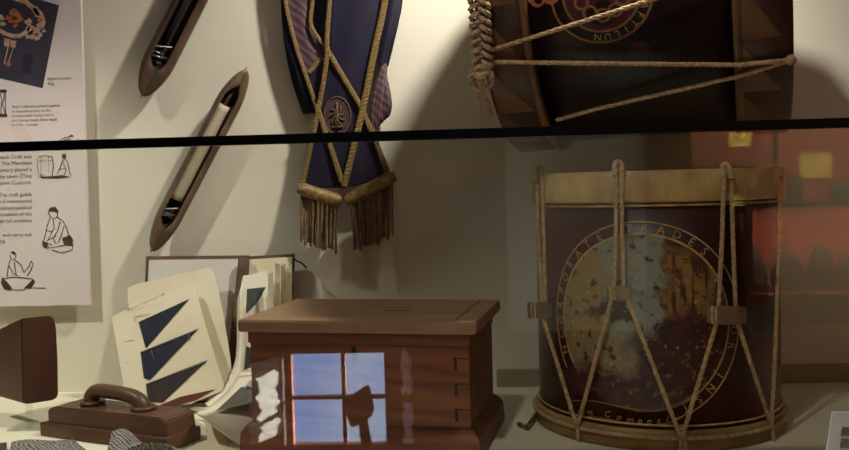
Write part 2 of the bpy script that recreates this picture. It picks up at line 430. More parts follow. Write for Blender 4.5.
# front glass of the case, its dark top edge
pl, pr = P(-40, 151.5, GLASS_Y), P(890, 121, GLASS_Y)
zt = (P(424, 136, GLASS_Y)).z
tl, tr = P(0, 146, GLASS_Y), P(849, 121.5, GLASS_Y)
slope = (tr.z - tl.z) / (tr.x - tl.x)
def zline(x): return tl.z + slope * (x - tl.x)
bm = NB()
xa, xb = -1.6, 1.6
prism(bm, [Vector((xa, GLASS_Y, DECK)), Vector((xb, GLASS_Y, DECK)), Vector((xb, GLASS_Y, zline(xb) - .004)), Vector((xa, GLASS_Y, zline(xa) - .004))], (0, .006, 0))
struct('window_2', bm, MT['glass'], None, 'clear lower front glass pane of the display case with room reflections', 'glass pane')
bm = NB()
prism(bm, [Vector((xa, GLASS_Y - .004, zline(xa) - .0065)), Vector((xb, GLASS_Y - .004, zline(xb) - .0065)), Vector((xb, GLASS_Y - .004, zline(xb) + .0040)), Vector((xa, GLASS_Y - .004, zline(xa) + .0040))], (0, .014, 0), .001)
struct('trim_1', bm, MT['edge'], None, 'thin black edge strip running across along the top of the glass pane', 'glass edge')

# ================================================================== INFORMATION PANEL
YP = 1.672
root = thing('information_panel', 'white printed information panel with text and craft drawings on left wall', 'information panel', P(20, 306, YP) + Vector((0, .02, 0)))
bm = NB(); pxpoly(bm, [(-110, -120), (77, -120), (90, 305), (-110, 309)], YP, .008, .0006); board = obj('board', bm, MT['panel'], root)
for q in ((30, 40), (-60, 200), (30, 270)):
    bm = NB(); c = P(q[0], q[1], YP); tube(bm, [c + Vector((0, .006, 0)), Vector((c.x, WALL + .002, c.z))], .008, 10)
    obj('wall_spacer', bm, MT['steel'], root)
YF = YP - .0008
bm = NB(); pxpoly(bm, [(-40, -22), (59, 5), (42.5, 88), (-40, 69)], YP - .0006, .0008); ph = obj('photograph', bm, MT['navyprint'], root)
YQ = YP - .0012
bm = NB()
arc = [(-4, 28), (4, 33), (12, 36), (20, 36), (26, 32), (29, 26)]
stroke(bm, arc, 4, YQ, .0005); stroke(bm, [(2, -4), (14, -2), (26, 2), (34, 9), (38, 16)], 5, YQ, .0005)
stroke(bm, [(34, 8), (40, 14), (43, 22), (41, 27)], 6, YQ, .0005)
for (x, y, r) in ((28, 22, 4), (31, 29, 4), (36, 31, 4.5), (40, 26, 3.5), (33, 37, 3), (28, 37, 2.6), (37, 38, 3), (40, 35, 2.5), (0, 18, 4), (3, 24, 3), (44, 31, 2)):
    pxpoly(bm, [(x + r * (1 + .3 * math.sin(5 * a + x)) * math.cos(a), y + r * .8 * (1 + .3 * math.cos(3 * a + y)) * math.sin(a)) for a in [2 * PI * k / 12 for k in range(12)]], YQ, .0005)
pxpoly(bm, [(4, 38), (10, 39), (9, 47), (4, 46)], YQ, .0005); pxpoly(bm, [(11, 40), (16.5, 41), (15, 48), (10.5, 47)], YQ, .0005)
stroke(bm, [(8, 47), (6, 56), (4, 64)], 1.2, YQ, .0005); stroke(bm, [(13, 48), (10, 58), (7, 66)], 1.0, YQ, .0005)
obj('printed_arms', bm, MT['creamprint'], ph)
bm = NB()
for (x, y, r) in ((14, 14, 6), (9, 18, 4), (19, 19, 4), (14, 21, 5), (15, 25, 3), (40, 20, 3), (8, 64, 3)):
    pxpoly(bm, [(x + r * (1 + .35 * math.sin(5 * a)) * math.cos(a), y + r * .8 * (1 + .3 * math.cos(4 * a)) * math.sin(a)) for a in [2 * PI * k / 14 for k in range(14)]], YQ - .0003, .0005)
obj('printed_crown', bm, MT['orangeprint'], ph)
bm = NB(); pxpoly(bm, [(24, 53), (33, 55), (30, 74), (22, 72)], YQ, .0005); obj('dark_block', bm, MT['darkprint'], ph)
# pink tint
bm = NB(); pxpoly(bm, [(8, 118), (16, 114), (26, 128), (33, 139), (16, 141), (12, 130)], YF, .0006); obj('pink_tint', bm, MT['pink'], root)
bm = NB(); pxpoly(bm, [(36, 157), (51, 157), (52, 176), (38, 177)], YF, .0006); obj('pink_tint', bm, MT['pink'], root)
# text
tan = math.tan(R_(1.4))
def line(bm, s, px, py, size, align='LEFT'):
    o = P(px, py, YF); k = YP / FPX
    add_text(bm, s, size * k, lambda x, y: Vector((o.x + x, YF, o.z + y)), align)
bm = NB()
for s, x, y in (("Hammermen's", 47.5, 80), ('Flag', 48, 85)): line(bm, s, x, y, 4.2)
obj('caption', bm, MT['textink'], root)
bm = NB()
for s, y in (('Four craftsmen joined together', 108), ('to become known as the', 112.6), ('incorporated trades and in', 117.2), ('the charter made them equal', 121.8), ('in 1646 - a trade.', 126.4)): line(bm, s, 12, y, 4.0)
obj('text_block', bm, MT['textink'], root)
bm = NB()
for s, y in (('in each Craft was', 158), ('guilds. The Merchant', 164.5), ('century played a', 171), ('in the town (They', 177.5), ('town Customs', 184), ('The craft guilds', 196), ('and commercial', 202.5), ('obtained political', 209), ('representation of the', 215.5), ('commercial activities', 222), ('and carry out', 236), ('ing.', 242.5)):
    line(bm, s, {'ing.': 6, 'town Customs': 31}.get(s, 32), y, 5.6, 'RIGHT')
obj('text_block', bm, MT['textink'], root)
def drawing(strokes, blobs, wd=1.0):
    bm = NB()
    for s in strokes: stroke(bm, s, wd, YF, .0006)
    for b in blobs: pxpoly(bm, b, YF, .0006)
    return obj('drawing', bm, MT['ink'], root)
drawing([[(-8, 91), (6, 91)], [(-8, 115.5), (7, 115.5)], [(4, 92), (4, 100), (2, 104), (4, 108), (5, 115)], [(0, 93), (2, 100), (1, 108), (1, 114)], [(5.5, 92), (5.5, 114)]], [[(-8, 89.5), (6.5, 89.5), (6.5, 92.5), (-8, 92.5)], [(-8, 114), (7, 114), (7, 117), (-8, 117)]], .9)
drawing([[(58, 141.5), (64, 138), (70, 136.5), (73, 135)], [(60, 142), (66, 139.5), (71, 139)], [(70, 134.5), (73.5, 137)]], [], 1.0)
drawing([[(38, 157), (44, 155.5), (52, 156.5)], [(38, 157), (37.5, 167), (39, 177)], [(52, 156.5), (53.5, 166), (52, 177)], [(38, 160), (45, 161.5), (53, 160)], [(39, 174), (46, 176), (52, 175)], [(41, 157), (41, 176)], [(48, 157), (49, 176)]], [[(39, 176), (46, 176.5), (53, 176), (62, 175), (70, 177), (58, 178.5), (42, 178.5)]], .9)
drawing([[(63, 155), (65, 158), (62, 162), (60, 168), (57, 174)], [(65, 158), (68, 163), (69, 170), (71, 176)], [(63, 163), (66, 170), (64, 175)], [(58, 170), (66, 168)]], [[(62, 154), (66, 154), (66, 158), (62, 158)]], .8)
# capped man at work
drawing([[(48, 213), (50, 208), (55, 207), (58, 211), (57, 217), (53, 219), (50, 216), (48, 213)], [(50, 218), (47, 226), (45, 236), (43, 244)], [(57, 217), (63, 221), (67, 229), (69, 238)], [(53, 219), (54, 228), (50, 236), (46, 243), (52, 245)], [(60, 222), (58, 230), (53, 238), (56, 244)], [(64, 226), (61, 236), (58, 243)], [(43, 244), (50, 248), (60, 246), (70, 244)], [(52, 250), (62, 253), (72, 250), (73, 244)], [(46, 230), (52, 232)], [(48, 240), (56, 236)]],
        [[(48, 211), (51, 207.5), (56, 208), (58, 213), (54, 212)], [(62, 238), (70, 235), (73, 240), (72, 246), (64, 245)], [(42, 241), (48, 243), (47, 249), (43, 247)]], 1.0)
# seated potter
drawing([[(11, 253), (14, 252), (16, 256), (14, 260), (11, 259), (10, 255)], [(10, 260), (8, 268), (7, 277)], [(15, 260), (21, 265), (24, 273)], [(9, 266), (13, 273), (18, 276)], [(24, 272), (29, 266), (31, 261)], [(31, 261), (33, 264), (31, 270), (27, 276)], [(3, 279), (12, 277), (24, 278), (32, 279)], [(4, 286), (14, 290), (24, 290), (33, 282)], [(14, 262), (16, 274)], [(33, 288), (45, 288)]],
        [[(2, 277), (7, 282), (12, 288), (10, 291), (4, 289), (1, 283)], [(24, 288), (33, 279), (35, 282), (31, 289)], [(10, 252.5), (13, 251), (16, 253), (14, 255)]], 1.1)

# ================================================================== WEAVING SHUTTLES
def shuttle(tip0, tip1, wpx, Yc, roll, slot, label, mat, yarn, grp):
    """boat-shaped shuttle between two tips; slot = (t0,t1) of the opening"""
    A, B = P(*tip0, Yc), P(*tip1, Yc)
    ax = (B - A); Ln = ax.length; ax.normalize()
    out = Vector((0, -1, 0)); side = ax.cross(out).normalized()      # to the right when going up
    rm = Matrix.Rotation(roll, 3, ax); out, side = rm @ out, rm @ side
    hw = wpx / FPX * Yc / 2; H = hw * 1.5
    root = thing('weaving_shuttle', label, 'shuttle', A, grp)
    bm = NB(); rings = []; N = 64
    mats = []
    for i in range(N + 1):
        t = i / N
        e = min(t, 1 - t) / .20
        k = .13 + .87 * (math.sin(min(1, e) * PI / 2) ** .62)
        w_ = hw * k; h_ = H * (.22 + .78 * k)
        s = 0
        if slot[0] < t < slot[1]:
            s = min(1, (t - slot[0]) / .05, (slot[1] - t) / .05) ** .5
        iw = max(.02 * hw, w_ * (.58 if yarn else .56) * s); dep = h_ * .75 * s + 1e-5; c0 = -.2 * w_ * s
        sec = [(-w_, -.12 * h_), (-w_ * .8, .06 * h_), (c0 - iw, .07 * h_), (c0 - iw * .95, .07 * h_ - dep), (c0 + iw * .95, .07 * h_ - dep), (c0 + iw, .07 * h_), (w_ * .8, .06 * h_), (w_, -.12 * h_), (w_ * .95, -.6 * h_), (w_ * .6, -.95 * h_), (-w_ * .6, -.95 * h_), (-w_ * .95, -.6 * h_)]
        c = A + ax * (Ln * t)
        rings.append([bm.verts.new(c + side * x + out * y) for x, y in sec])
    for a, b in zip(rings, rings[1:]):
        n = len(a)
        for j in range(n):
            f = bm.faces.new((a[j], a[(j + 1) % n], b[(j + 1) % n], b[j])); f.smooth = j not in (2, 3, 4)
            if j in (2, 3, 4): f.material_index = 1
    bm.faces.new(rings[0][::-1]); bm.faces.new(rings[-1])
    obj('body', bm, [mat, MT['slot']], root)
    at = lambda t, x, y: A + ax * (Ln * t) + side * (hw * (x - .2 * (.05 < t < .95))) + out * (hw * y)
    for t, tp in ((0, -1), (1, 1)):
        bm = NB(); tube(bm, [at(t - tp * .012, 0, -.45), at(t, 0, -.45), at(t + tp * .016, 0, -.45)], lambda q, tp=tp: .0035 * (1 - q) + .0012, 10)
        obj('metal_tip', bm, MT['steel'], root)
    if yarn:
        bm = NB(); t0, t1 = yarn
        tube(bm, [at(t0 + (t1 - t0) * k / 20, 0, -.50) for k in range(21)], lambda q: hw * (.54 - .06 * q), 14)
        obj('yarn_pirn', bm, MT['yarn'], root)
        bm = NB(); tube(bm, [at(t1 - .01, 0, -.4), at(slot[1] - .02, 0, -.4)], .0035, 8); obj('spindle', bm, MT['shuttle2'], root)
    else:
        bm = NB(); tube(bm, [at(slot[0] + .10, 0, -.55), at(slot[1] - .1, 0, -.55)], .0045, 8); obj('spindle', bm, MT['slot'], root)
    bm = NB()
    for k in range(3):
        t = slot[0] + .03 + (.022, .034, .052)[k] + (0 if yarn else .01 * k)
        tube(bm, smoothp([at(t, -.5, -.3), at(t + .01, -.1, -.05 - .1 * k), at(t + (.02, -.012, .03)[k], .5, -.3)]), (.0022, .0016, .0026)[k], 8)
        tube(bm, [at(t + .01, .1, -.6), at(t + .012, .1, -.02)], .0026, 8)
    obj('thread_guide', bm, MT['steel'], root)
    # hidden wall pin that carries the shuttle
    for t in (.3, .7):
        bm = NB(); c = at(t, 0, -1.2); tube(bm, [c, Vector((c.x, WALL + .003, c.z))], .004, 8)
        obj('wall_pin', bm, MT['steel'], root)
shuttle((143.5, 96), (237, -90), 31, 1.65, R_(34), (.14, .86), 'upper dark weaving shuttle with empty slot cut off by the top edge', MT['shuttle2'], None, 'weaving shuttles on the wall')
shuttle((153, 251), (247, 71), 25, 1.65, R_(32), (.13, .91), 'lower weaving shuttle holding a pirn of cream yarn', MT['shuttle'], (.28, .80), 'weaving shuttles on the wall')

# ================================================================== SASH
root = thing('fringed_sash', 'navy silk sash edged in gold braid with badge and bullion fringe', 'sash', P(345, 250, 1.66))
def slab(name, pts, Y, th, mat, parent=root, bev=0, wav=0):
    bm = NB(); pxpoly(bm, pts, Y, th, bev)
    return obj(name, bm, mat, parent)
def px_smooth(pts, it=2):
    q = smoothp([Vector((x, y, 0)) for x, y in pts], it); return [(v.x, v.y) for v in q]
def sheet(name, left, right, Y0, Y1, mat, th=.004, amp=.002, parent=root):
    """cloth between two pixel edges, gently rippled, with thickness"""
    L, Rr = px_smooth(left), px_smooth(right)
    n = 28; m = 10
    def samp(q, t):
        k = t * (len(q) - 1); i = min(int(k), len(q) - 2); f = k - i
        return q[i][0] * (1 - f) + q[i + 1][0] * f, q[i][1] * (1 - f) + q[i + 1][1] * f
    bm = NB(); F, Bk = [], []
    for i in range(n + 1):
        t = i / n; a, b = samp(L, t), samp(Rr, t); rf, rb = [], []
        for j in range(m + 1):
            s = j / m; Y = Y0 + (Y1 - Y0) * t + amp * math.sin(s * 7 + t * 3) * (.4 + s)
            p = P(a[0] * (1 - s) + b[0] * s, a[1] * (1 - s) + b[1] * s, Y)
            rf.append(bm.verts.new(p)); rb.append(bm.verts.new(p + Vector((0, th, 0))))
        F.append(rf); Bk.append(rb)
    def q4(*v):
        try: f = bm.faces.new(v); f.smooth = True
        except ValueError: pass
    for i in range(n):
        for j in range(m):
            q4(F[i][j], F[i][j + 1], F[i + 1][j + 1], F[i + 1][j]); q4(Bk[i][j], Bk[i + 1][j], Bk[i + 1][j + 1], Bk[i][j + 1])
        q4(F[i][0], F[i + 1][0], Bk[i + 1][0], Bk[i][0]); q4(F[i][m], Bk[i][m], Bk[i + 1][m], F[i + 1][m])
    for j in range(m):
        q4(F[0][j], Bk[0][j], Bk[0][j + 1], F[0][j + 1]); q4(F[n][j], F[n][j + 1], Bk[n][j + 1], Bk[n][j])
    return obj(name, bm, mat, parent)
# far side of the loop, lining and the black fold
sheet('back_band', [(276, -60), (281, 0), (282, 30), (290, 78), (303, 114)], [(300, -60), (300, 0), (303, 30), (312, 80), (320, 112)], 1.672, 1.668, MT['navydark'], .01)
sheet('back_band', [(383, -60), (384, 0), (382, 30), (378, 64)], [(406, -60), (403, 0), (398, 25), (388, 66)], 1.672, 1.668, MT['navydark'], .008)
sheet('dark_fold', [(305, -60), (308, 0), (308, 30), (318, 56)], [(345, -60), (340, 0), (336, 40), (330, 60)], 1.674, 1.668, MT['navydark'], .006)
sheet('left_band', [(278, -60), (284, 0), (296, 48), (306, 76), (316, 106), (342, 183)], [(312, -60), (313, 0), (311, 28), (327, 50), (361, 106), (391, 178)], 1.662, 1.656, MT['plum'], .005, .0015)
bm = NB()
sheet('left_tail', [(307, 78), (316, 106), (328, 140), (343, 188)], [(326, 52), (361, 106), (374, 138), (391, 178)], 1.657, 1.653, MT['navy'], .003, .001)
sheet('right_band', [(331, -60), (330, 0), (327, 38), (328, 56), (319, 108), (301, 188)], [(392, -60), (387, 0), (374, 56), (364, 106), (343, 188)], 1.650, 1.646, MT['navy'], .004, .002)
# bunched plum end hanging at the right
bm = NB()
for k in range(6):
    pth = [P(384 + 2 * math.sin(k), 64, 1.672), P(376 + 2.6 * k, 92 + 2 * k, 1.668 - .002 * (k % 3)), P(372 + 3.0 * k, 122 - 1.5 * k, 1.668), P(374 + 2.2 * k, 132 - 3 * k, 1.67)]
    tube(bm, smoothp(pth), lambda q: .003 + .004 * math.sin(q * PI), 8)
obj('bunched_end', bm, MT['plum'], root)
def braid(pts, wpx, Y0, Y1=None, mat='gold'):
    q = px_smooth(pts, 2); Y1 = Y1 or Y0
    W = [P(x, y, Y0 + (Y1 - Y0) * i / (len(q) - 1)) for i, (x, y) in enumerate(q)]
    hw = wpx / FPX * Y0 / 2
    bm = NB()
    W = resample(W, .004)
    L, C1, C2, Rr, LB, RB = [], [], [], [], [], []
    for i, p in enumerate(W):
        t = W[min(len(W) - 1, i + 1)] - W[max(0, i - 1)]; t.y = 0; t.normalize(); nr = Vector((-t.z, 0, t.x))
        z = .0006 * (1 if i % 2 else -1)
        L.append(bm.verts.new(p + nr * hw)); C1.append(bm.verts.new(p + nr * hw * .5 + Vector((0, -.0022 + z, 0)))); C2.append(bm.verts.new(p - nr * hw * .5 + Vector((0, -.0022 - z, 0)))); Rr.append(bm.verts.new(p - nr * hw))
        LB.append(bm.verts.new(p + nr * hw + Vector((0, .0015, 0)))); RB.append(bm.verts.new(p - nr * hw + Vector((0, .0015, 0))))
    seq = [L, C1, C2, Rr, RB, LB]
    for i in range(len(W) - 1):
        for a in range(6):
            A, B = seq[a], seq[(a + 1) % 6]; bm.faces.new((A[i], A[i + 1], B[i + 1], B[i]))
    bm.faces.new([s[0] for s in seq]); bm.faces.new([s[-1] for s in seq][::-1])
    return obj('braid', bm, MT[mat], root)
braid([(279, -60), (284, 0), (296, 48), (306, 76), (316, 106)], 4.2, 1.657, 1.651)
braid([(312, -60), (313, 0), (310, 18), (311, 28), (327, 50)], 4.0, 1.657, 1.650)
braid([(309, 73), (322, 57)], 5.0, 1.655)
braid([(327, 50), (361, 107)], 5.5, 1.6425)
braid([(361, 107), (376, 142), (389, 177)], 5.5, 1.648)
braid([(316, 104), (328, 140), (342, 182)], 5.5, 1.6405)
braid([(331, -60), (330, 0), (326.5, 38), (327.5, 56), (319, 108), (302, 186)], 5.0, 1.6445, 1.6405)
braid([(391, -60), (386, 0), (373, 56), (364, 106), (344, 186)], 6.5, 1.6445, 1.6375)
# badge
bc = P(337.5, 116, 1.6425); rx, rz = .0255, .036
def oval(bm, sx, sz, y, th, n=36):
    prism(bm, [bc + Vector((sx * math.cos(2 * PI * k / n), y, sz * math.sin(2 * PI * k / n))) for k in range(n)], (0, th, 0), .0008)
bm = NB(); oval(bm, rx, rz, -.001, .004); badge = obj('badge', bm, MT['purple'], root)
bm = NB(); tube(bm, [bc + Vector((rx * .96 * math.cos(2 * PI * k / 40), -.0015, rz * .96 * math.sin(2 * PI * k / 40))) for k in range(40)], .0013, 6, True)
for k in range(9):
    a = 2 * PI * k / 9; tube(bm, smoothp([bc + Vector((0, -.003, .004)), bc + Vector((rx * .35 * math.cos(a), -.004, rz * .35 * math.sin(a))), bc + Vector((rx * .55 * math.cos(a + .4), -.002, rz * .58 * math.sin(a + .4)))]), .0018, 6)
tube(bm, [bc + Vector((0, -.003, -rz * .7)), bc + Vector((0, -.0035, rz * .7))], .0022, 6)
tube(bm, [bc + Vector((-rx * .4, -.003, -rz * .55)), bc + Vector((rx * .4, -.003, -rz * .55))], .0018, 6)
obj('gold_emblem', bm, MT['emblem'], badge)
# fringe headings and bullion fringe
def heading(a, b, r):
    bm = NB(); A, B = P(*a, 1.640), P(*b, 1.640); n = 34
    tube(bm, [A.lerp(B, k / n) for k in range(n + 1)], lambda q: r * (.7 + .3 * math.sin(min(1, q * 8, (1 - q) * 8) * PI / 2)) * (1 + .06 * math.cos(q * 34 * PI)), 12)
    return obj('fringe_heading', bm, MT['golddark'], root)
heading((298.5, 188), (341, 202), .0125); heading((346, 202), (395, 175), .0125)
def fringe(a, b, c, d, n):
    bm = NB()
    for k in range(n):
        t = (k + .5) / n; y = 1.640 + random.uniform(-.007, .007)
        x0, y0 = a[0] + (b[0] - a[0]) * t, a[1] + (b[1] - a[1]) * t
        x1, y1 = c[0] + (d[0] - c[0]) * t + random.uniform(-1.2, 1.2), c[1] + (d[1] - c[1]) * t + random.uniform(-3, 3)
        pth = [P(x0, y0, y)] + [P(x0 + (x1 - x0) * s + random.uniform(-.7, .7), y0 + (y1 - y0) * s, y + random.uniform(-.002, .002)) for s in (.25, .5, .75)] + [P(x1, y1, y)]
        rope(bm, smoothp(pth, 1), .0023, .012)
    return obj('fringe', bm, MT['fringe'], root)
fringe((301, 192), (338, 203), (301, 241), (336, 252), 20); fringe((350, 202), (393, 181), (354, 252), (393, 236), 22)
# hidden cord to the wall
bm = NB(); c = P(340, -58, 1.66); tube(bm, [Vector((c.x, 1.646, c.z)), Vector((c.x, WALL + .003, c.z))], .004, 8)
obj('wall_pin', bm, MT['steel'], root)

# ================================================================== DRUMS
class Cyl:
    def __init__(s, C, a):
        s.C = Vector(C); s.a = Vector(a).normalized()
        t = EYE - s.C; t -= s.a * t.dot(s.a); s.e1 = t.normalized(); s.e2 = s.a.cross(s.e1)
    def pt(s, th, x, r): return s.C + s.a * x + (s.e1 * math.cos(th) + s.e2 * math.sin(th)) * r
    def hit(s, px, py, r):
        d = ray(px, py).normalized(); o = EYE - s.C
        dp = d - s.a * d.dot(s.a); op = o - s.a * o.dot(s.a)
        A, B, Cc = dp.dot(dp), 2 * dp.dot(op), op.dot(op) - r * r
        D = B * B - 4 * A * Cc
        t = (-B - math.sqrt(D)) / (2 * A) if D > 0 else -B / (2 * A)
        p = o + d * t; x = p.dot(s.a)
        return math.atan2(p.dot(s.e2), p.dot(s.e1)), x
    def on(s, px, py, r, rr=None):
        th, x = s.hit(px, py, r); return s.pt(th, x, rr or r)
def band(bm, cy, prof, n=96):
    """lathe of (x, r) profile about the cylinder axis, closed profile"""
    rings = [[bm.verts.new(cy.pt(2 * PI * k / n, x, r)) for k in range(n)] for x, r in prof]
    m = len(rings)
    for i in range(m if m > 2 else 1):
        A, B = rings[i], rings[(i + 1) % m]
        for k in range(n):
            f = bm.faces.new((A[k], A[(k + 1) % n], B[(k + 1) % n], B[k])); f.smooth = True
def disc(bm, cy, x, r, th, n=72):
    for q in (x, x + th):
        bm.faces.new([bm.verts.new(cy.pt(2 * PI * k / n, q, r)) for k in range(n)])
    band(bm, cy, [(x, r), (x + th, r)], n)
def hoop_prof(x0, x1, ri, ro, b=.003):
    return [(x0, ri), (x0, ro - b), (x0 + b, ro), (x1 - b, ro), (x1, ro - b), (x1, ri)]
def pxline(cy, pts, r, n=30):
    out = []
    for (x0, y0), (x1, y1) in zip(pts, pts[1:]):
        for k in range(n):
            t = k / n; out.append(cy.on(x0 + (x1 - x0) * t, y0 + (y1 - y0) * t, r))
    out.append(cy.on(*pts[-1], r)); return out

# ---- crested drum lying across the top right
ctr_l, ctr_r = P(512, 4, 1.455), P(781, -31, 1.345)
axis = (ctr_r - ctr_l); Ld = axis.length
U = Cyl((ctr_l + ctr_r) / 2, axis); RU = .225; RH = .236
h = Ld / 2
root = thing('crested_drum', 'dark crested drum lying on its side with long ropes at upper right', 'drum', U.C - Vector((0, 0, RU)))
bm = NB(); band(bm, U, [(-h + .02, RU - .006), (-h + .02, RU), (h - .02, RU), (h - .02, RU - .006)], 128); obj('shell', bm, MT['drumblack'], root)
HW = .072
for sgn in (-1, 1):
    x0, x1 = (-h, -h + HW) if sgn < 0 else (h - HW, h)
    bm = NB(); band(bm, U, hoop_prof(x0, x1, RU - .004, RH), 128); ho = obj('hoop', bm, MT['hoopbrown'], root)
    bm = NB(); nT = 18
    for k in range(nT):                      # painted triangles round the hoop
        a0 = 2 * PI * k / nT; a1 = a0 + 2 * PI / nT
        n = 8
        for i in range(n):
            t0, t1 = i / n, (i + 1) / n
            xa, xb = x0 + .006, x1 - .014
            f = lambda t: xa + (xb - xa) * t
            q = [U.pt(a0 + (a1 - a0) * t0, xa, RH + .0004), U.pt(a0 + (a1 - a0) * t1, xa, RH + .0004), U.pt(a0 + (a1 - a0) * t1, f(t1), RH + .0004), U.pt(a0 + (a1 - a0) * t0, f(t0) + 1e-5, RH + .0004)]
            bm.faces.new([bm.verts.new(p) for p in q])
    obj('painted_triangles', bm, MT['hooptan'], ho)
    bm = NB(); xx = x1 - .006 if sgn < 0 else x0 + .006
    band(bm, U, hoop_prof(xx - .005, xx + .005, RU, RH + .003, .002), 128); obj('gilt_line', bm, MT['hooptan'], ho)
    bm = NB(); disc(bm, U, sgn * (h - .012), RU - .003, .002); obj('drum_head', bm, MT['skin'], root)
# crest
def ringstrip(bm, mp, r0, r1, a0=0, a1=2 * PI, n=90, uvl=None, R=1):
    for k in range(n):
        t0, t1 = a0 + (a1 - a0) * k / n, a0 + (a1 - a0) * (k + 1) / n
        bm.faces.new([bm.verts.new(mp(r * math.cos(t), r * math.sin(t))) for r, t in ((r0, t0), (r1, t0), (r1, t1), (r0, t1))])
th0, s0 = U.hit(601.5, -6, RU)
def mapU(u, v, off=.0008): return U.pt(th0 - v / RU, s0 + u, RU + off)
ru = 50 / FPX * (U.on(601, 20, RU) - EYE).y
# scale radius so that the ring's foot lands on the photographed line
thb, _ = U.hit(601.5, 43.5, RU); ru_v = (thb - th0) * RU
def mapUe(u, v, off=.0008): return mapU(u, v * ru_v / ru, off)
crest = None
bm = NB(); ringstrip(bm, lambda u, v: mapUe(u, v, .0006), 0.0005, ru * .74, n=60); crest = obj('painted_crest', bm, MT['redpaint'], root)
bm = NB(); ringstrip(bm, mapUe, ru * .95, ru); ringstrip(bm, mapUe, ru * .72, ru * .77)
for k in range(10):
    a = 2 * PI * k / 10 + .3
    ringstrip(bm, lambda u, v: mapUe(u + ru * .42 * math.cos(a), v + ru * .42 * math.sin(a), .001), ru * .10, ru * .15, n=18)
obj('gilt_rings', bm, MT['goldpaint'], crest)
bm = NB()
word = 'HONI SOIT QUI MAL Y'
for i, chx in enumerate('AFTILUN'):
    a = R_(-22 - 13.0 * i); c, s = math.cos(a), math.sin(a)
    rt = (s, -c); up = (c, s)
    rr = ru * .80
    add_text(bm, chx, ru * .2, lambda x, y: mapUe(up[0] * (rr + y) + rt[0] * x, up[1] * (rr + y) + rt[1] * x, .001), 'CENTER')
obj('lettering', bm, MT['dullgold'], crest)
bm = NB()
def curl(bm, mp, c, r, a0, a1, wd, off=.001, n=24):
    for k in range(n):
        t0, t1 = a0 + (a1 - a0) * k / n, a0 + (a1 - a0) * (k + 1) / n
        g = lambda t, s: mp(c[0] + (r + s) * math.cos(t), c[1] + (r + s) * math.sin(t), off)
        ww0 = wd * (1 - .6 * k / n); ww1 = wd * (1 - .6 * (k + 1) / n)
        bm.faces.new([bm.verts.new(p) for p in (g(t0, -ww0), g(t0, ww0), g(t1, ww1), g(t1, -ww1))])
for dx, dy, r, a0, a1 in ((-.98, .12, .16, -2.9, .3), (-1.25, .05, .12, -3.4, -.3), (1.45, .05, .2, -3.2, .2), (1.72, .03, .17, -2.8, .9), (1.3, .2, .15, -2, 1), (2.0, .18, .2, -2.8, 0), (-1.5, .2, .16, -2.6, .3)):
    curl(bm, mapUe, (dx * ru * 1.0, dy * ru), r * ru, a0, a1, .05 * ru)
obj('gilt_scrolls', bm, MT['orangeprint'], crest)
bm = NB()
for k in range(6):
    a = 2 * PI * k / 6
    ringstrip(bm, lambda u, v: mapUe(u + ru * .62 + ru * .13 * math.cos(a), v - ru * 1.24 + ru * .13 * math.sin(a), .0006), .001, ru * .10, n=14)
ringstrip(bm, lambda u, v: mapUe(u + ru * .62, v - ru * 1.24, .0009), .0008, ru * .09, n=14)
obj('painted_rosette', bm, MT['rosette'], root)
# long ropes on the drum
rr_ = RH + .006
for pts in ([(486, 52), (648, 1), (700, -16)], [(486, 62), (600, 63.5), (740, 65), (790, 60)], [(556, 120), (600, 108), (740, 76), (791, 60)]):
    bm = NB(); rope(bm, pxline(U, pts, rr_, 24), .0031); obj('tension_rope', bm, MT['rope'], root)
bm = NB(); c = U.on(791, 60, rr_); bmesh.ops.create_icosphere(bm, subdivisions=2, radius=.007, matrix=Matrix.Translation(c)); obj('rope_knot', bm, MT['rope'], root, True)
# braided cord with a ring knot at the left rim
bm = NB()
def leftpt(px, py, lift=0.0): 
    th, x = U.hit(px, py, RH + .012); return U.pt(th, x, RH + .012 + lift)
for s in range(3):
    pth = []
    for k in range(121):
        t = k / 120; y = -60 + 128 * t; xc = 479 + (4 if y > 0 else 0) * y / 70
        a = 2 * PI * (t * 5) + s * 2 * PI / 3
        pth.append(leftpt(xc + 9 * math.sin(a), y, .007 * math.sin(2 * a)))
    rope(bm, pth, .0036)
obj('braided_cord', bm, MT['ropepale'], root)
bm = NB()
rope(bm, [leftpt(482 + 10 * math.cos(2 * PI * k / 40), 77 + 11.5 * math.sin(2 * PI * k / 40), .004) for k in range(41)], .0048)
rope(bm, smoothp([leftpt(475, 70, .008), leftpt(484, 74, .012), leftpt(480, 82, .01), leftpt(489, 86, .006)]), .004)
rope(bm, smoothp([leftpt(488, 70, .01), leftpt(480, 76, .014), leftpt(486, 84, .01), leftpt(478, 88, .006)]), .004)
obj('ring_knot', bm, MT['ropepale'], root)
bm = NB()
for k in range(5):
    rope(bm, smoothp([leftpt(480 + k, 88), leftpt(479 + 1.5 * k, 98), leftpt(478 + 3 * k + random.uniform(-2, 2), 104), leftpt(476 + 4 * k, 112 + random.uniform(-4, 5))]), .0022)
obj('frayed_end', bm, MT['ropepale'], root)
# wall brackets that carry the drum
for i, x in enumerate((-.11, .12)):
    c = U.pt(0, x, 0); back = U.C.y
    yb = c.y + RU * math.sin(R_(55)); zb = c.z - RU * math.cos(R_(55)) - .024
    bm = NB(); box(bm, (c.x - .012, yb + .002, zb - .012), (c.x + .012, WALL, zb - .003)); box(bm, (c.x - .012, WALL - .006, zb - .06), (c.x + .012, WALL, zb + .01))
    p0 = U.pt(0, x, 0)
    tag(obj('drum_bracket', bm, MT['dark']), ['steel wall bracket behind the crested drum nearer its braided rope', 'steel wall bracket behind the crested drum nearer its plain right rim'][i], 'bracket', 'brackets behind the crested drum')

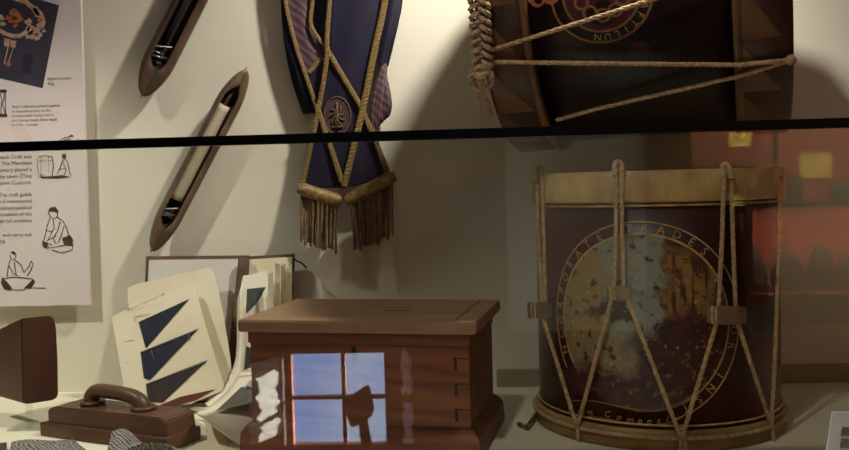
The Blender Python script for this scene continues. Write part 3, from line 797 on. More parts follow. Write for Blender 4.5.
# ---- upright drum at lower right
RL = .188; RLH = .196
axp = P(655.5, 320, 1.462)
L_ = Cyl((axp.x, 1.462, DECK), (0, 0, 1))
ztop = P(620, 171, 1.275).z - DECK
root = thing('rope_tensioned_drum', 'upright maroon rope-tensioned drum with circular painted emblem on case floor', 'drum', L_.C)
zhb = P(640, 203, 1.27).z - DECK            # lower edge of the top hoop
bm = NB(); band(bm, L_, [(.02, RL - .006), (.02, RL), (ztop - .01, RL), (ztop - .01, RL - .006)], 128); obj('shell', bm, MT['shell'], root)
bm = NB(); band(bm, L_, hoop_prof(zhb, ztop, RL - .004, RLH), 128); obj('hoop', bm, MT['hoopcream'], root)
zb1 = P(680, 437, 1.266).z - DECK
bm = NB(); band(bm, L_, hoop_prof(0, max(.03, zb1), RL - .004, RLH), 128); obj('hoop', bm, MT['hoopochre'], root)
bm = NB(); disc(bm, L_, ztop - .008, RL - .002, .002); obj('drum_head', bm, MT['skin'], root)
for z, r in ((zhb - .004, .0022), (zb1 + .014, .0018)):
    bm = NB(); tube(bm, [L_.pt(2 * PI * k / 96, z, RL + .0015) for k in range(96)], r, 6, True); obj('cord_line', bm, MT['dullgold'], root)
bm = NB(); tube(bm, [L_.pt(2 * PI * k / 96, zb1 - .002, RLH + .001) for k in range(96)], .0032, 6, True); obj('hoop_cord', bm, MT['rope'], root)
thc, zc = L_.hit(640, 323, RL)
def mapL(u, v, off=.0008): return L_.pt(thc + u / RL, zc + v, RL + off)
_, ztp = L_.hit(640, 221, RL); rl = ztp - zc
bm = NB(); uvl = bm.loops.layers.uv.new('UVMap'); rin = rl * .885
nr, na = 24, 72
for i in range(nr):
    for k in range(na):
        q = [(rin * i / nr + 1e-5, 2 * PI * k / na), (rin * (i + 1) / nr, 2 * PI * k / na), (rin * (i + 1) / nr, 2 * PI * (k + 1) / na), (rin * i / nr + 1e-5, 2 * PI * (k + 1) / na)]
        uvs = [(r * math.cos(a), r * math.sin(a)) for r, a in q]
        f = bm.faces.new([bm.verts.new(mapL(u, v, .0005)) for u, v in uvs]); f.smooth = True
        for lp, (u, v) in zip(f.loops, uvs): lp[uvl].uv = (u / rin, v / rin)
emb = obj('painted_emblem', bm, MT['picture'], root, recalc=False)
bm = NB()
A0, A1 = R_(-72), R_(212)
ringstrip(bm, mapL, rl * .985, rl, A0, A1); ringstrip(bm, mapL, rl * .865, rl * .885, A0, A1)
obj('gilt_rings', bm, MT['dullgold'], emb)
bm = NB()
txt = 'INCORPORATE TRADES'
for i, chx in enumerate(txt):
    a = R_(90 - (42 - 9.6 * (len(txt) - 1 - i)))
    if chx == ' ' or a > R_(208): continue
    c, s = math.cos(a), math.sin(a); rr = rl * .895
    add_text(bm, chx, rl * .115, lambda x, y: mapL(c * (rr + y) + s * x, s * (rr + y) - c * x, .001), 'CENTER')
for i, chx in enumerate('OUR INST'):
    if chx == ' ': continue
    a = R_(4 - 9.6 * i); c, s = math.cos(a), math.sin(a); rr = rl * .895
    add_text(bm, chx, rl * .115, lambda x, y: mapL(c * (rr + y) + s * x, s * (rr + y) - c * x, .001), 'CENTER')
obj('lettering', bm, MT['dullgold'], emb)
# lettered scroll across the foot
scr_t = [(571, 401), (590, 400), (612, 405), (640, 411), (662, 411), (684, 402), (697, 391)]
scr_b = [(575, 420), (584, 416), (604, 418), (632, 425), (655, 426), (676, 421), (690, 412)]
bm = NB()
for q in (scr_t, scr_b): tube(bm, pxline(L_, px_smooth(q), RL + .001, 3), .0012, 5)
tube(bm, pxline(L_, px_smooth([(571, 401), (568, 409), (575, 420)]), RL + .001, 3), .0012, 5)
scroll = obj('scroll_outline', bm, MT['goldpaint'], emb)
bm = NB(); s_ = 'Dum Composi'
for i, chx in enumerate(s_):
    t = .08 + .68 * i / (len(s_) - 1)
    k = t * (len(scr_b) - 1); j = int(k); f = k - j
    x = scr_b[j][0] * (1 - f) + scr_b[j + 1][0] * f; y = scr_b[j][1] * (1 - f) + scr_b[j + 1][1] * f
    th, z = L_.hit(x, y - 2, RL)
    add_text(bm, chx, .013, lambda a, b: L_.pt(th + (a + .25 * b) / RL, z + b, RL + .001), 'CENTER')
obj('lettering', bm, MT['dullgold'], emb)
bm = NB()
for cx, cy_, r in ((728, 392, .011), (594, 396, .008), (668, 388, .006)):
    t1, z1 = L_.hit(cx, cy_, RL)
    ringstrip(bm, lambda u, v: L_.pt(t1 + u / RL, z1 + v, RL + .001), r * .6, r, n=20); ringstrip(bm, lambda u, v: L_.pt(t1 + u / RL, z1 + v, RL + .001), .0006, r * .3, n=12)
obj('painted_rosettes', bm, MT['rosette'], emb)
# ropes: down from the top hoop, through the leather tugs, out to the bottom hoop
ro = RLH + .0045
lines = [
    [(536.5, 176), (539, 245), (543, 318), (576, 424)], [(542, 176), (544, 245), (546, 318)],
    [(616, 169), (616, 230), (614, 290), (578, 424)], [(622, 168), (622, 230), (624, 290), (681, 438)],
    [(724, 172), (722, 240), (718, 318), (682, 438)], [(731, 173), (733, 240), (736, 318), (772, 428)],
    [(781, 176), (779, 250), (776, 330), (774, 380), (771, 428)],
    [(577, 418), (578, 440)], [(681, 428), (680, 452)], [(683, 428), (686, 452)], [(772, 424), (774, 446)],
]
for pts in lines:
    bm = NB(); rope(bm, pxline(L_, pts, ro, 20), .0032); obj('tension_rope', bm, MT['rope'], root)
for x, y in ((539, 172), (619, 167), (727, 170)):
    bm = NB(); c = L_.on(x, y + 2, ro); tube(bm, smoothp([c + Vector((-.006, 0, -.01)), c + Vector((-.005, .006, .006)), c + Vector((.0, .012, .012)), c + Vector((.005, .006, .006)), c + Vector((.006, 0, -.01))]), .0042, 8)
    obj('rope_loop', bm, MT['rope'], root)
for (x, y, wd, hh) in ((538, 310, 20, 17), (619, 293, 24, 14), (727, 315, 36, 18)):
    bm = NB(); n = 10; rings = []
    for i in range(n + 1):
        t = i / n; px = x - wd / 2 + wd * t
        bul = .005 * math.sin(t * PI) + .003
        a, b = L_.on(px, y - hh / 2 * (.85 + .15 * math.sin(t * PI)), ro), L_.on(px, y + hh / 2 * (.85 + .15 * math.sin(t * PI)), ro)
        nrm = (a - Vector((L_.C.x, L_.C.y, a.z))).normalized()
        rings.append([bm.verts.new(a + nrm * bul), bm.verts.new(b + nrm * bul), bm.verts.new(b - nrm * .006), bm.verts.new(a - nrm * .006)])
    for A, B in zip(rings, rings[1:]):
        for k in range(4): bm.faces.new((A[k], A[(k + 1) % 4], B[(k + 1) % 4], B[k]))
    bm.faces.new(rings[0][::-1]); bm.faces.new(rings[-1])
    tug = obj('leather_tug', bm, MT['leather'], root)
    bm = NB()
    for k in (0, 1):
        px = x - wd / 2 + 3 + 3.5 * k
        rope(bm, pxline(L_, [(px, y - hh / 2), (px + 1, y + hh / 2)], ro + .008, 8), .0022)
    obj('lashing', bm, MT['rope'], tug)
bm = NB(); a = G(519, 424, DECK + .004); b = G(527, 428, DECK + .004); tube(bm, [a, b, L_.pt(L_.hit(536, 430, RLH)[0], .006, RLH)], .004, 8); obj('loose_rope_end', bm, MT['leather'], root)

# ================================================================== CHEST
yaw = R_(-10)
CM = Matrix.Translation((P(376, 320, 1.37).x, 1.372, 0)) @ Matrix.Rotation(yaw, 4, 'Z')
ltop = P(242, 318, 1.30).z
LX, LYY = .176, .118
root = thing('wooden_chest', 'red-brown dovetailed wooden chest with overhanging lid on the case floor', 'chest', CM.translation + Vector((0, 0, DECK)))
bm = NB(); box(bm, (-LX, -LYY, ltop - .019), (LX, LYY, ltop), CM, .0045)
lid = obj('lid', bm, MT['chesttop'], root)
bm = NB(); box(bm, (LX - .031, -LYY + .004, ltop - .001), (LX - .0295, LYY - .004, ltop + .0004), CM); box(bm, (.02, -.02, ltop - .001), (.06, -.018, ltop + .0004), CM); obj('lid_joint', bm, MT['dark'], lid)
BX, BY = LX - .013, LYY - .014
bm = NB(); box(bm, (-BX, -BY, DECK + .01), (BX, BY, ltop - .0185), CM, .001); body = obj('body', bm, MT['chest'], root)
bm = NB(); box(bm, (-BX - .002, -BY - .003, ltop - .036), (BX + .002, BY, ltop - .0185), CM, .001); obj('lid_batten', bm, MT['chest'], lid)
bm = NB()
for sgn in (1,):
    z = ltop - .062
    for k in range(4):
        zz = z - k * .036
        x0, x1 = sgn * (BX - .019), sgn * BX
        prism(bm, [CM @ Vector((x0, -BY - .0006, zz + .007)), CM @ Vector((x1, -BY - .0006, zz + .010)), CM @ Vector((x1, -BY - .0006, zz - .010)), CM @ Vector((x0, -BY - .0006, zz - .007))], CM.to_3x3() @ Vector((0, .002, 0)))
obj('dovetail', bm, MT['chest'], body)
bm = NB()
for sgn in (1,):
    for k in range(4):
        zz = ltop - .062 - k * .036; x0 = sgn * (BX - .0195)
        for dz in (.0078,): box(bm, (min(x0, sgn * BX), -BY - .0009, zz + dz - .0007), (max(x0, sgn * BX), -BY, zz + dz + .0007), CM)
        box(bm, (x0 - .0022, -BY - .0009, zz - .009), (x0 + .0022, -BY, zz + .009), CM)
obj('joint_gap', bm, MT['jointdark'], body)
bm = NB(); kx = -.004; box(bm, (kx - .0035, -BY - .0012, ltop - .066), (kx + .0035, -BY, ltop - .040), CM, .0005); obj('keyhole', bm, MT['dark'], body)
bm = NB()
prof = [(0, DECK), (.016, DECK), (.014, DECK + .030), (.009, DECK + .038), (.004, DECK + .043), (0, DECK + .045)]
for i in range(len(prof) - 1):
    pass
loops = []
for o_, z in prof[1:]:
    loops.append([bm.verts.new(CM @ Vector((sx * (BX + o_), sy * (BY + o_), z))) for sx, sy in ((-1, -1), (1, -1), (1, 1), (-1, 1))])
for A, B in zip(loops, loops[1:]):
    for k in range(4): bm.faces.new((A[k], A[(k + 1) % 4], B[(k + 1) % 4], B[k]))
bm.faces.new(loops[0][::-1]); bm.faces.new(loops[-1])
obj('base_moulding', bm, MT['chest'], root)

# ================================================================== PATTERN BOOK
root = thing('pattern_book', 'open cloth pattern book standing upright with fanned pages of pinned swatches', 'book', G(200, 412, DECK))
def card(name, pts, Y0, Y1, mat, th=.002, parent=root, rnd=None):
    """polygon whose plane leans: Y0 at the lowest pixel, Y1 at the highest"""
    ys = [p[1] for p in pts]; lo, hi = max(ys), min(ys)
    q = []
    for x, y in pts:
        t = (lo - y) / (lo - hi); q.append(P(x, y, Y0 + (Y1 - Y0) * t))
    bm = NB(); prism(bm, q, (0, th, 0)); return obj(name, bm, mat, parent)
def lean(name, pts, host, d, mat, th=.0008, parent=None):
    (lo, hi, Y0, Y1) = host; bm = NB()
    q = [P(x, y, Y0 + (Y1 - Y0) * (lo - y) / (lo - hi) - d) for x, y in pts]
    prism(bm, q, (0, th, 0)); return obj(name, bm, mat, parent)
card('left_cover', [(146, 256.5), (249, 255.5), (243, 402), (140, 404)], 1.60, 1.655, MT['cover'], .005)
card('endpaper', [(149, 260), (238, 259), (232, 400), (142, 402)], 1.597, 1.652, MT['endpaper'], .002)
# spine, rounded
bm = NB()
tube(bm, [P(244 - (244 - 229) * t, 258 + 146 * t, 1.640 - .05 * t) for t in [k / 12 for k in range(13)]], .0115, 12, False, .5)
obj('spine', bm, MT['cover'], root)
card('right_cover', [(247, 256.5), (294.5, 254), (290, 400), (236, 402)], 1.61, 1.668, MT['cover'], .005)
card('page', [(249, 259.5), (292, 257), (288, 330), (246, 340)], 1.63, 1.660, MT['paper'], .003)
# upright right-hand leaves
hp = (340, 270, 1.595, 1.632)
p1 = card('page', [(241.5, 276), (254, 274), (266, 270.5), (271, 300), (274, 340), (240, 340)], 1.595, 1.632, MT['paperlight'], .0015)
lean('swatch', [(247, 289), (266, 287), (256, 304), (246, 314)], hp, .001, MT['swatchgreen'], .0012, p1)
for k, (x, t) in enumerate(((268, 272), (275, 266), (281, 263), (286, 265))):
    bm = NB()
    for s in range(8):
        t0, t1 = s / 8, (s + 1) / 8
        g = lambda q: P(x + 5 * q + 3 * math.sin(q * PI) * (1 if k % 2 else -.4), t + 5 * (1 - q) * (1 if k != 1 else -1) * .6, 1.612 + .012 * k - .03 * q)
        g2 = lambda q: P(x + 6 * q, 345, 1.595 + .012 * k - .03 * q)
        prism(bm, [g(t0), g(t1), g2(t1), g2(t0)], (0, .001, 0))
    obj('page', bm, MT['paper'] if k % 2 else MT['paperlight'], root)
# tie cord
bm = NB(); tube(bm, smoothp([P(293, 258, 1.655), P(297, 261, 1.64), P(302, 263, 1.635), P(306.5, 268, 1.63)]), .0018, 8); obj('tie_cord', bm, MT['dark'], root)
# leaves fanned on the left
card('page', px_smooth([(127.5, 291), (129, 286), (150, 281), (205, 268), (212, 268), (216, 280), (226, 330), (233, 378), (230, 384), (150, 404), (137, 402)], 1), 1.55, 1.605, MT['paper'], .002)
A_pts = [(112, 319), (113, 316), (140, 303), (184, 287), (191, 285.5), (195, 290), (208, 335), (224, 386), (222, 391), (190, 404), (128, 410)]
pA = card('page', A_pts, 1.505, 1.575, MT['paper'], .0025)
hA = (410, 285.5, 1.505, 1.575)
for pts, mt in (([(138.5, 322), (189, 299), (146, 348.5)], 'swatch'), ([(140.5, 352), (198.5, 328.5), (150, 380), (144, 378)], 'swatch'), ([(146, 384), (207.5, 360), (163, 402.5), (148, 402)], 'swatchbrown'), ([(160, 405), (180, 397), (214.5, 389.5), (196, 400), (172, 407)], 'swatchred')):
    sw = lean('swatch', pts, hA, .0014, MT[mt], .0014, pA)
bm = NB()
for a, b in (((141, 353), (197, 330)), ((151, 350), (154, 360)), ((146, 385), (206, 362)), ((188, 333), (190, 340))):
    q = [P(x, y, hA[2] + (hA[3] - hA[2]) * (hA[0] - y) / (hA[0] - hA[1]) - .002) for x, y in (a, b)]
    tube(bm, q, .0009, 5)
obj('pale_thread', bm, MT['thread'], pA)
bm = NB()
for yy, x0, x1 in ((321, 134, 136), (341, 122, 134), (362, 122, 128), (318, 134, 150)):
    q = [P(x, yy - (x - 120) * .22 + 2, hA[2] + (hA[3] - hA[2]) * (hA[0] - yy) / (hA[0] - hA[1]) - .0006) for x in (x0, x1)]
    tube(bm, q, .0004, 5)
add_text(bm, 'Patterns of blue cloth 1780', .0068, lambda x, y: (lambda o: o + Vector((x * .93, 0, x * .37 + y)))(P(127, 311.5, 1.5595)), 'LEFT')
obj('handwriting', bm, MT['leather'], pA)
# the leaf that curls down from the spine, with its grey swatches
def curl_leaf(L, Rr, Ya, Yb, mat, name='page', th=.0012):
    L, Rr = px_smooth(L), px_smooth(Rr); bm = NB(); n = len(L)
    F = []
    for i in range(n):
        t = i / (n - 1); row = []
        for j in range(7):
            s = j / 6; x = L[i][0] * (1 - s) + Rr[i][0] * s; y = L[i][1] * (1 - s) + Rr[i][1] * s
            p = P(x, y, Ya + (Yb - Ya) * t - .012 * math.sin(s * PI)); row.append((bm.verts.new(p), bm.verts.new(p + Vector((0, th, th)))))
        F.append(row)
    for i in range(n - 1):
        for j in range(6):
            for q in (0, 1):
                f = bm.faces.new([F[i][j][q], F[i][j + 1][q], F[i + 1][j + 1][q], F[i + 1][j][q]]); f.smooth = True
        for j in (0, 6): bm.faces.new([F[i][j][0], F[i + 1][j][0], F[i + 1][j][1], F[i][j][1]])
    for i in (0, n - 1):
        for j in range(6): bm.faces.new([F[i][j][0], F[i][j + 1][0], F[i][j + 1][1], F[i][j][1]])
    return obj(name, bm, mat, root)
curl_leaf([(237, 300), (237, 340), (235, 366), (224, 388), (205, 404)], [(243, 280), (244, 340), (244, 372), (236, 392), (220, 412)], 1.60, 1.50, MT['paperlight'])
lf = curl_leaf([(240, 372), (228, 392), (208, 408), (196, 414)], [(275, 372), (272, 396), (258, 430), (248, 452)], 1.55, 1.315, MT['paperlight'])
def ridge(pts, Y, mat, par):
    bm = NB(); prism(bm, [P(x, y, Y or (1.500 - .235 * (y - 372) / 78)) for x, y in pts], (0, .0012, 0)); return obj('swatch', bm, mat, par)
ridge([(216, 411), (241, 387), (262, 391), (262, 399), (243, 405)], None, MT['swatchgrey'], lf)
ridge([(246, 386), (263, 390), (262, 399), (244, 404), (247, 396)], None, MT['swatchgreen'], lf)
ridge([(246, 346), (262, 352), (256, 366), (244, 370)], 1.50, MT['swatchgreen'], lf)
card('page', [(241, 300), (252, 330), (262, 400), (236, 400), (240, 360)], 1.535, 1.60, MT['paper'], .0015)
# lowest leaf rolls forward on to the deck
lf2 = curl_leaf([(190, 409), (203, 413), (207, 430), (208, 455)], [(200, 411), (222, 416), (234, 434), (236, 455)], 1.48, 1.305, MT['paper'])
bm = NB(); tube(bm, smoothp([P(200, 411, 1.478), P(222, 416, 1.44), P(234, 434, 1.37), P(236, 455, 1.302)]), .0022, 8); obj('page_edge', bm, MT['paperlight'], lf2)

# ================================================================== WOODEN BLOCK ON ITS STAND
yb = 1.43
bl, br = P(20.5, 330, yb), P(58, 330, yb + .03)
root = thing('wooden_block', 'dark red-brown wooden block with rounded corners raised on a clear stand at far left', 'wooden block', G(30, 428, DECK))
fr = [(21, 318.5), (49, 315.5), (53.5, 317.5), (56.5, 326), (58.2, 362), (58.6, 396), (55, 400), (26, 404.5), (23, 402)]
front = [P(x, y, yb + .035 * (x - 21) / 37) for x, y in fr]
dv = Vector((-.080, .062, 0))
bm = NB()
zlo, zhi = min(p.z for p in front), max(p.z for p in front)
fa = [bm.verts.new(p) for p in front]; ba = [bm.verts.new(p + dv + Vector((0, 0, -.030 * (p.z - zlo) / (zhi - zlo)))) for p in front]
bm.faces.new(fa); bm.faces.new(ba[::-1])
for k in range(len(fa)): bm.faces.new((fa[k], ba[k], ba[(k + 1) % len(fa)], fa[(k + 1) % len(fa)]))
bmesh.ops.recalc_face_normals(bm, faces=bm.faces[:])
bmesh.ops.bevel(bm, geom=list({e for v in fa for e in v.link_edges}), offset=.002, segments=2, affect='EDGES')
obj('block', bm, MT['blockwood'], root)
bm = NB()
cst = G(30, 428, DECK)
z1 = P(30, 403, yb + .02).z
box(bm, (cst.x - .004, cst.y - .004, DECK), (cst.x + .004, cst.y + .004, z1 + .004)); box(bm, (cst.x - .03, cst.y - .02, DECK), (cst.x + .03, cst.y + .03, DECK + .003))
obj('clear_stand', bm, MT['acrylic'], root)

# ================================================================== HANDLED WOODEN TOOL
tA = G(40, 436, DECK); tyaw = R_(-23)
TM = Matrix.Translation((tA.x, tA.y, DECK)) @ Matrix.Rotation(tyaw, 4, 'Z')
root = thing('handled_smoother', 'brown wooden smoothing tool with arched handle lying on the case floor', 'wooden tool', TM.translation)
bm = NB(); box(bm, (0, 0, 0), (.262, .078, .022), TM, .003); obj('base', bm, MT['planewood'], root)
bm = NB()
pr = [(.012, .018), (.012, .042), (.026, .048), (.246, .050), (.256, .044), (.258, .018)]
prism(bm, [TM @ Vector((x, .006, z)) for x, z in pr], TM.to_3x3() @ Vector((0, .064, 0)), .002)
obj('body', bm, MT['planewood'], root)
bm = NB()
hp_ = smoothp([TM @ Vector(v) for v in ((.080, .038, .044), (.074, .038, .058), (.082, .038, .070), (.100, .038, .073), (.150, .038, .071), (.174, .038, .066), (.184, .038, .055), (.185, .038, .044))], 3)
tube(bm, hp_, lambda q: .0130 - .0015 * math.sin(q * PI) + .003 * max(0, 1 - min(q, 1 - q) * 9), 14)
obj('handle', bm, MT['planewood'], root)
for x in (.078, .184):
    bm = NB(); c = TM @ Vector((x, .038, .0485)); tube(bm, [c, c + Vector((0, 0, .007))], .019, 24)
    obj('handle_collar', bm, MT['planewood'], root)

# ================================================================== TWEED PIECES
def cloth(name, label, pts, mat, hgt, grp):
    """folded cloth piece: outline on the deck (pixels), humped to hgt"""
    bm = NB(); n = 22; G_ = [G(x, y, DECK + .001) for x, y in pts]   # quad: back-left, back-right, front-right, front-left
    rows = []
    for i in range(n + 1):
        t = i / n; row = []
        for j in range(n + 1):
            s = j / n
            p = (G_[0] * (1 - s) + G_[1] * s) * (1 - t) + (G_[3] * (1 - s) + G_[2] * s) * t
            z = hgt * (.35 + .65 * math.sin(PI * min(1, .15 + s * .8))) * (.6 + .4 * math.cos(t * 4 + s * 3)) * min(1, (.12 + t) * 4)
            p = p + Vector((.004 * math.sin(7 * s + 3 * t), 0, max(.003, z)))
            row.append((bm.verts.new(p), bm.verts.new(p - Vector((0, 0, .0025)))))
        rows.append(row)
    for i in range(n):
        for j in range(n):
            for q in (0, 1):
                f = bm.faces.new([rows[i][j][q], rows[i][j + 1][q], rows[i + 1][j + 1][q], rows[i + 1][j][q]]); f.smooth = True
    for k in range(n):
        for i in (0, n): bm.faces.new([rows[i][k][0], rows[i][k + 1][0], rows[i][k + 1][1], rows[i][k][1]])
        for j in (0, n): bm.faces.new([rows[k][j][0], rows[k + 1][j][0], rows[k + 1][j][1], rows[k][j][1]])
    o = obj(name, bm, mat); return tag(o, label, 'cloth', grp)
cloth('tweed_cloth', 'grey tweed cloth piece in front of the wooden block', [(12, 447), (72, 441), (98, 470), (0, 478)], MT['tweed'], .022, 'tweed pieces on the case floor')
cloth('tweed_cloth', 'grey tweed cloth piece leaning against the handled tool', [(114, 453), (162, 450), (194, 482), (92, 484)], MT['tweed'], .060, 'tweed pieces on the case floor')
cloth('tweed_cloth', 'charcoal tweed scrap at the bottom left corner', [(-20, 449), (5, 444), (-2, 478), (-22, 480)], MT['tweeddark'], .012, 'tweed pieces on the case floor')

# ================================================================== LABEL CARD AT THE RIGHT
root = thing('label_card', 'white label card with grey printed blocks tilted at bottom right corner', 'label', G(842, 519, DECK))
def lc(x, y): return P(x, y, 1.03 + (521 - y) * .0003)
def lcard(name, pts, d, mat, par, th=.003):
    bm = NB(); prism(bm, [lc(x, y) - Vector((0, d, 0)) for x, y in pts], (0, th, 0)); return obj(name, bm, mat, par)
cd = lcard('card', px_smooth([(832.5, 413), (834, 411.8), (900, 413), (888, 521), (813, 519), (827, 452), (832, 416)], 1), 0, MT['label'], root)
for y0, y1, s in ((427, 435.5, 0), (438.5, 447.5, -1)):
    lcard('printed_block', [(842 + s, y0), (880 + s, y0 + .6), (879 + s, y1 + .6), (840.5 + s, y1)], .0006, MT['labelgrey'], cd, .0007)
bm = NB(); a = lc(850, 440); box(bm, (a.x - .01, a.y + .003, DECK), (a.x + .01, a.y + .05, DECK + .004)); prism(bm, [Vector((a.x - .002, a.y + .004, DECK)), Vector((a.x - .002, a.y + .05, DECK)), Vector((a.x - .002, a.y + .016, a.z))], (.004, 0, 0)); obj('stand', bm, MT['acrylic'], root)

# ================================================================== THE ROOM BEHIND (seen in the glass)
# curtains
def curtain(pxa, pxb, y0, y1, ya, yb_, label):
    bm = NB(); n, m = 40, 14
    a, b = M(pxa, 400, VW - .1).x, M(pxb, 400, VW - .1).x; zt_, zb_ = M(pxa, y0, VW - .1).z, M(pxa, y1, VW - .1).z
    F = []
    for i in range(n + 1):
        t = i / n; row = []
        for j in range(m + 1):
            s = j / m; x = a + (b - a) * s + .004 * math.sin(t * 23 + s * 2) + .003 * math.sin(t * 51 + s * 4)
            row.append(bm.verts.new((x, RY + ya + (yb_ - ya) * s + .002 * math.sin(s * 14 + t * 5), zt_ + (zb_ - zt_) * t)))
        F.append(row)
    for i in range(n):
        for j in range(m):
            f = bm.faces.new([F[i][j], F[i][j + 1], F[i + 1][j + 1], F[i + 1][j]]); f.smooth = True
    o = obj('curtain', bm, MT['curtain'])
    md = o.modifiers.new('thickness', 'SOLIDIFY'); md.thickness = .002
    return tag(o, label, 'curtain', 'curtains beside the window')
curtain(257, 279, 358, 436, .24, .07, 'sunlit white curtain left of the reflected window')
curtain(401, 416, 350, 450, .015, .30, 'greyish white curtain right of the reflected window')
# table with mallet and saw
VT = 2.7; TYR = 2 * GLASS_Y - VT
zt_ = M(380, 447, VT).z
root = thing('side_table', 'dark wooden side table before the window seen in the reflection', 'table', (M(380, 447, VT).x, TYR, 0))
tx = M(380, 447, VT).x
bm = NB(); box(bm, (tx - .42, TYR - .03, zt_ - .03), (tx + .42, TYR + .34, zt_), None, .003); obj('tabletop', bm, MT['table'], root)
for sx in (-.38, .38):
    for sy in (0, .3):
        bm = NB(); box(bm, (tx + sx - .02, TYR + sy - .02, 0), (tx + sx + .02, TYR + sy + .02, zt_ - .03), None, .002); obj('leg', bm, MT['table'], root)
root = thing('wooden_mallet', 'brown wooden mallet standing head up on the side table in the reflection', 'mallet', M(360, 447, VT))
def mp_(pts, name, mat, th, par, V=VT):
    bm = NB(); prism(bm, [M(x, y, V) for x, y in pts], (0, -th, 0), .003); return obj(name, bm, mat, par)
mp_([(344, 403), (365, 389), (368, 392), (372, 413), (371, 418), (352, 429), (347, 420)], 'head', MT['mallet'], .06, root)
mp_([(358, 424), (366, 421), (371, 447.5), (361, 447.5)], 'handle', MT['mallet'], .03, root)
root = thing('bow_saw', 'dark toothed tool with curved handle on the side table in the reflection', 'saw', M(430, 446.5, VT))
bm = NB(); tp = []
for k in range(9): tp += [(388 + 5 * k, 397), (391 + 5 * k, 391 + .2 * k)]
mp_(tp + [(432, 404), (388, 403)], 'toothed_blade', MT['dark'], .01, root)
bm = NB(); tube(bm, smoothp([M(x, y, VT) for x, y in ((424, 394), (440, 398), (449, 410), (446, 428), (436, 438), (433, 441))]), .022, 10); obj('curved_handle', bm, MT['dark'], root)
# red showcase across the room
VR = 3.50; RR = 2 * GLASS_Y - VR
xa_, xb_ = M(733, 200, VR).x, 2.2
zs = [M(800, y, VR - .2).z for y in (205, 292)]
ztop_, zbot = M(800, 100, VR).z, 0
root = thing('red_showcase', 'terracotta-backed showcase with two shelves seen in the reflection', 'showcase', ((xa_ + xb_) / 2, RR, 0))
bm = NB(); box(bm, (xa_, RY, 0), (xb_, RY + .04, ztop_ + .30)); obj('back_panel', bm, MT['redback'], root)
for z, m_ in ((zs[0], 'darkshelf'), (zs[1], 'orange')):
    bm = NB(); box(bm, (xa_, RY + .04, z - .012), (xb_, RY + .30, z)); sh = obj('shelf', bm, MT['darkshelf'], root)
    if m_ == 'orange':
        bm = NB(); box(bm, (xa_, RY + .30, z - .009), (xb_, RY + .304, z)); obj('shelf_edge', bm, MT['orange'], sh)
bm = NB(); box(bm, (xa_, RY + .04, 0), (xb_, RY + .31, zs[1] - .16)); obj('cabinet', bm, MT['cabinet'], root)
xp = M(775, 165, VR - .28).x
bm = NB(); box(bm, (xa_ - .02, RY, 0), (xa_, RY + .34, ztop_ + .30)); obj('side_panel', bm, MT['darkshelf'], root)
bm = NB(); box(bm, (xa_ - .02, RY, ztop_ + .30), (xb_, RY + .34, ztop_ + .34)); obj('top_panel', bm, MT['darkshelf'], root)
q0, q1 = M(690, 90, VR - .25), M(775, 165, VR - .25)
root = thing('red_board', 'dark red hanging board with a dark edge left of the showcase in the reflection', 'board', (q0.x, RY + .32, q1.z))
bm = NB(); box(bm, (q0.x, RY + .345, q1.z), (q1.x - .012, RY + .365, q0.z + .1)); obj('board', bm, MT['redboard'], root)
bm = NB(); tube(bm, smoothp([Vector((q1.x + .004 * math.sin(k), RY + .355, q1.z - .02 + (q0.z + .1 - q1.z) * k / 6)) for k in range(7)]), .008, 8); obj('dark_edge', bm, MT['dark'], root)
def ycard(x0, y0, x1, y1, V, label):
    a, b = M(x0, y0, V), M(x1, y1, V)
    bm = NB(); box(bm, (a.x, a.y - .003, b.z), (b.x, a.y, a.z)); tag(obj('yellow_label', bm, MT['yellow']), label, 'label', 'yellow labels in the red showcase')
ycard(800, 153, 832, 178, VR + .055, 'larger yellow label on the red backing above the shelf in the reflection')
ycard(729, 133, 752, 146, VR - .268, 'yellow label on the dull red board in the reflection')
ycard(733, 195, 752, 206, VR - .21, 'bright yellow label on the front edge of the upper shelf in the reflection')
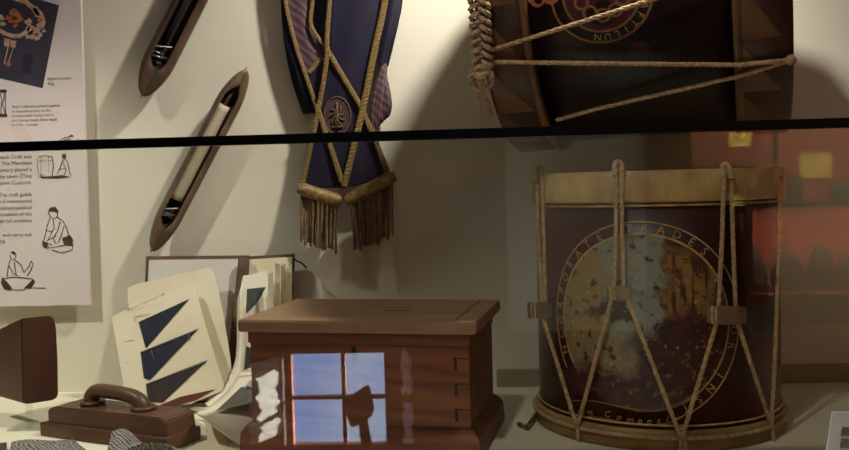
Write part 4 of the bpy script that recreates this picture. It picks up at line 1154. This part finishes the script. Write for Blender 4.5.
def sit(x, y0, wpx, z, V, name, label, cat, mat, kind):
    c = M(x, y0, V); r = wpx / FPX * V / 2; hgt = c.z - z
    root_loc = Vector((c.x, c.y, z)); bm = NB()
    n = 24
    if kind == 'jar': pr_ = [(.0, .85), (.04, .95), (.5, 1), (.86, .98), (.9, .8), (1, .8)]
    else: pr_ = [(0, .8), (.2, 1), (.5, .9 + random.uniform(-.1, .1)), (.8, .6), (1, .2)]
    rings = [[bm.verts.new(root_loc + Vector((r * k * math.cos(2 * PI * i / n) * (1 if kind == 'jar' else 1 + .18 * math.sin(3 * i + x)), r * .8 * k * math.sin(2 * PI * i / n), hgt * t))) for i in range(n)] for t, k in pr_]
    for A, B in zip(rings, rings[1:]):
        for i in range(n): f = bm.faces.new((A[i], A[(i + 1) % n], B[(i + 1) % n], B[i])); f.smooth = True
    bm.faces.new(rings[0][::-1]); bm.faces.new(rings[-1])
    tag(obj(name, bm, mat), label, cat, 'exhibits in the red showcase')
sit(795, 175, 16, zs[0], VR - .1, 'green_jar', 'tall green jar on the upper reflected shelf', 'jar', MT['pottery'], 'jar')
sit(842, 183, 22, zs[0], VR - .1, 'green_jar', 'wide green jar on the upper reflected shelf at right', 'jar', MT['pottery'], 'jar')
sit(815, 198, 20, zs[0], VR - .1, 'dark_stone', 'flat dark stone between the two green jars in the reflection', 'stone', MT['stone'], 'stone')
sit(743, 170, 22, zs[0], VR - .1, 'dark_stone', 'tall dark stone at the left end of the upper reflected shelf', 'stone', MT['stone'], 'jar')
sit(767, 168, 20, zs[0], VR - .1, 'dark_stone', 'dark stone just left of the tall green jar in the reflection', 'stone', MT['stone'], 'stone')
for x, y, wd, lb in ((752, 246, 26, 'leftmost dark lump on the lower reflected shelf'), (788, 250, 30, 'second dark lump on the lower reflected shelf'), (821, 244, 26, 'third dark lump on the lower reflected shelf'), (850, 252, 24, 'rightmost dark lump on the lower reflected shelf')):
    sit(x, y, wd, zs[1], VR - .1, 'dark_stone', lb, 'stone', MT['stone'], 'stone')
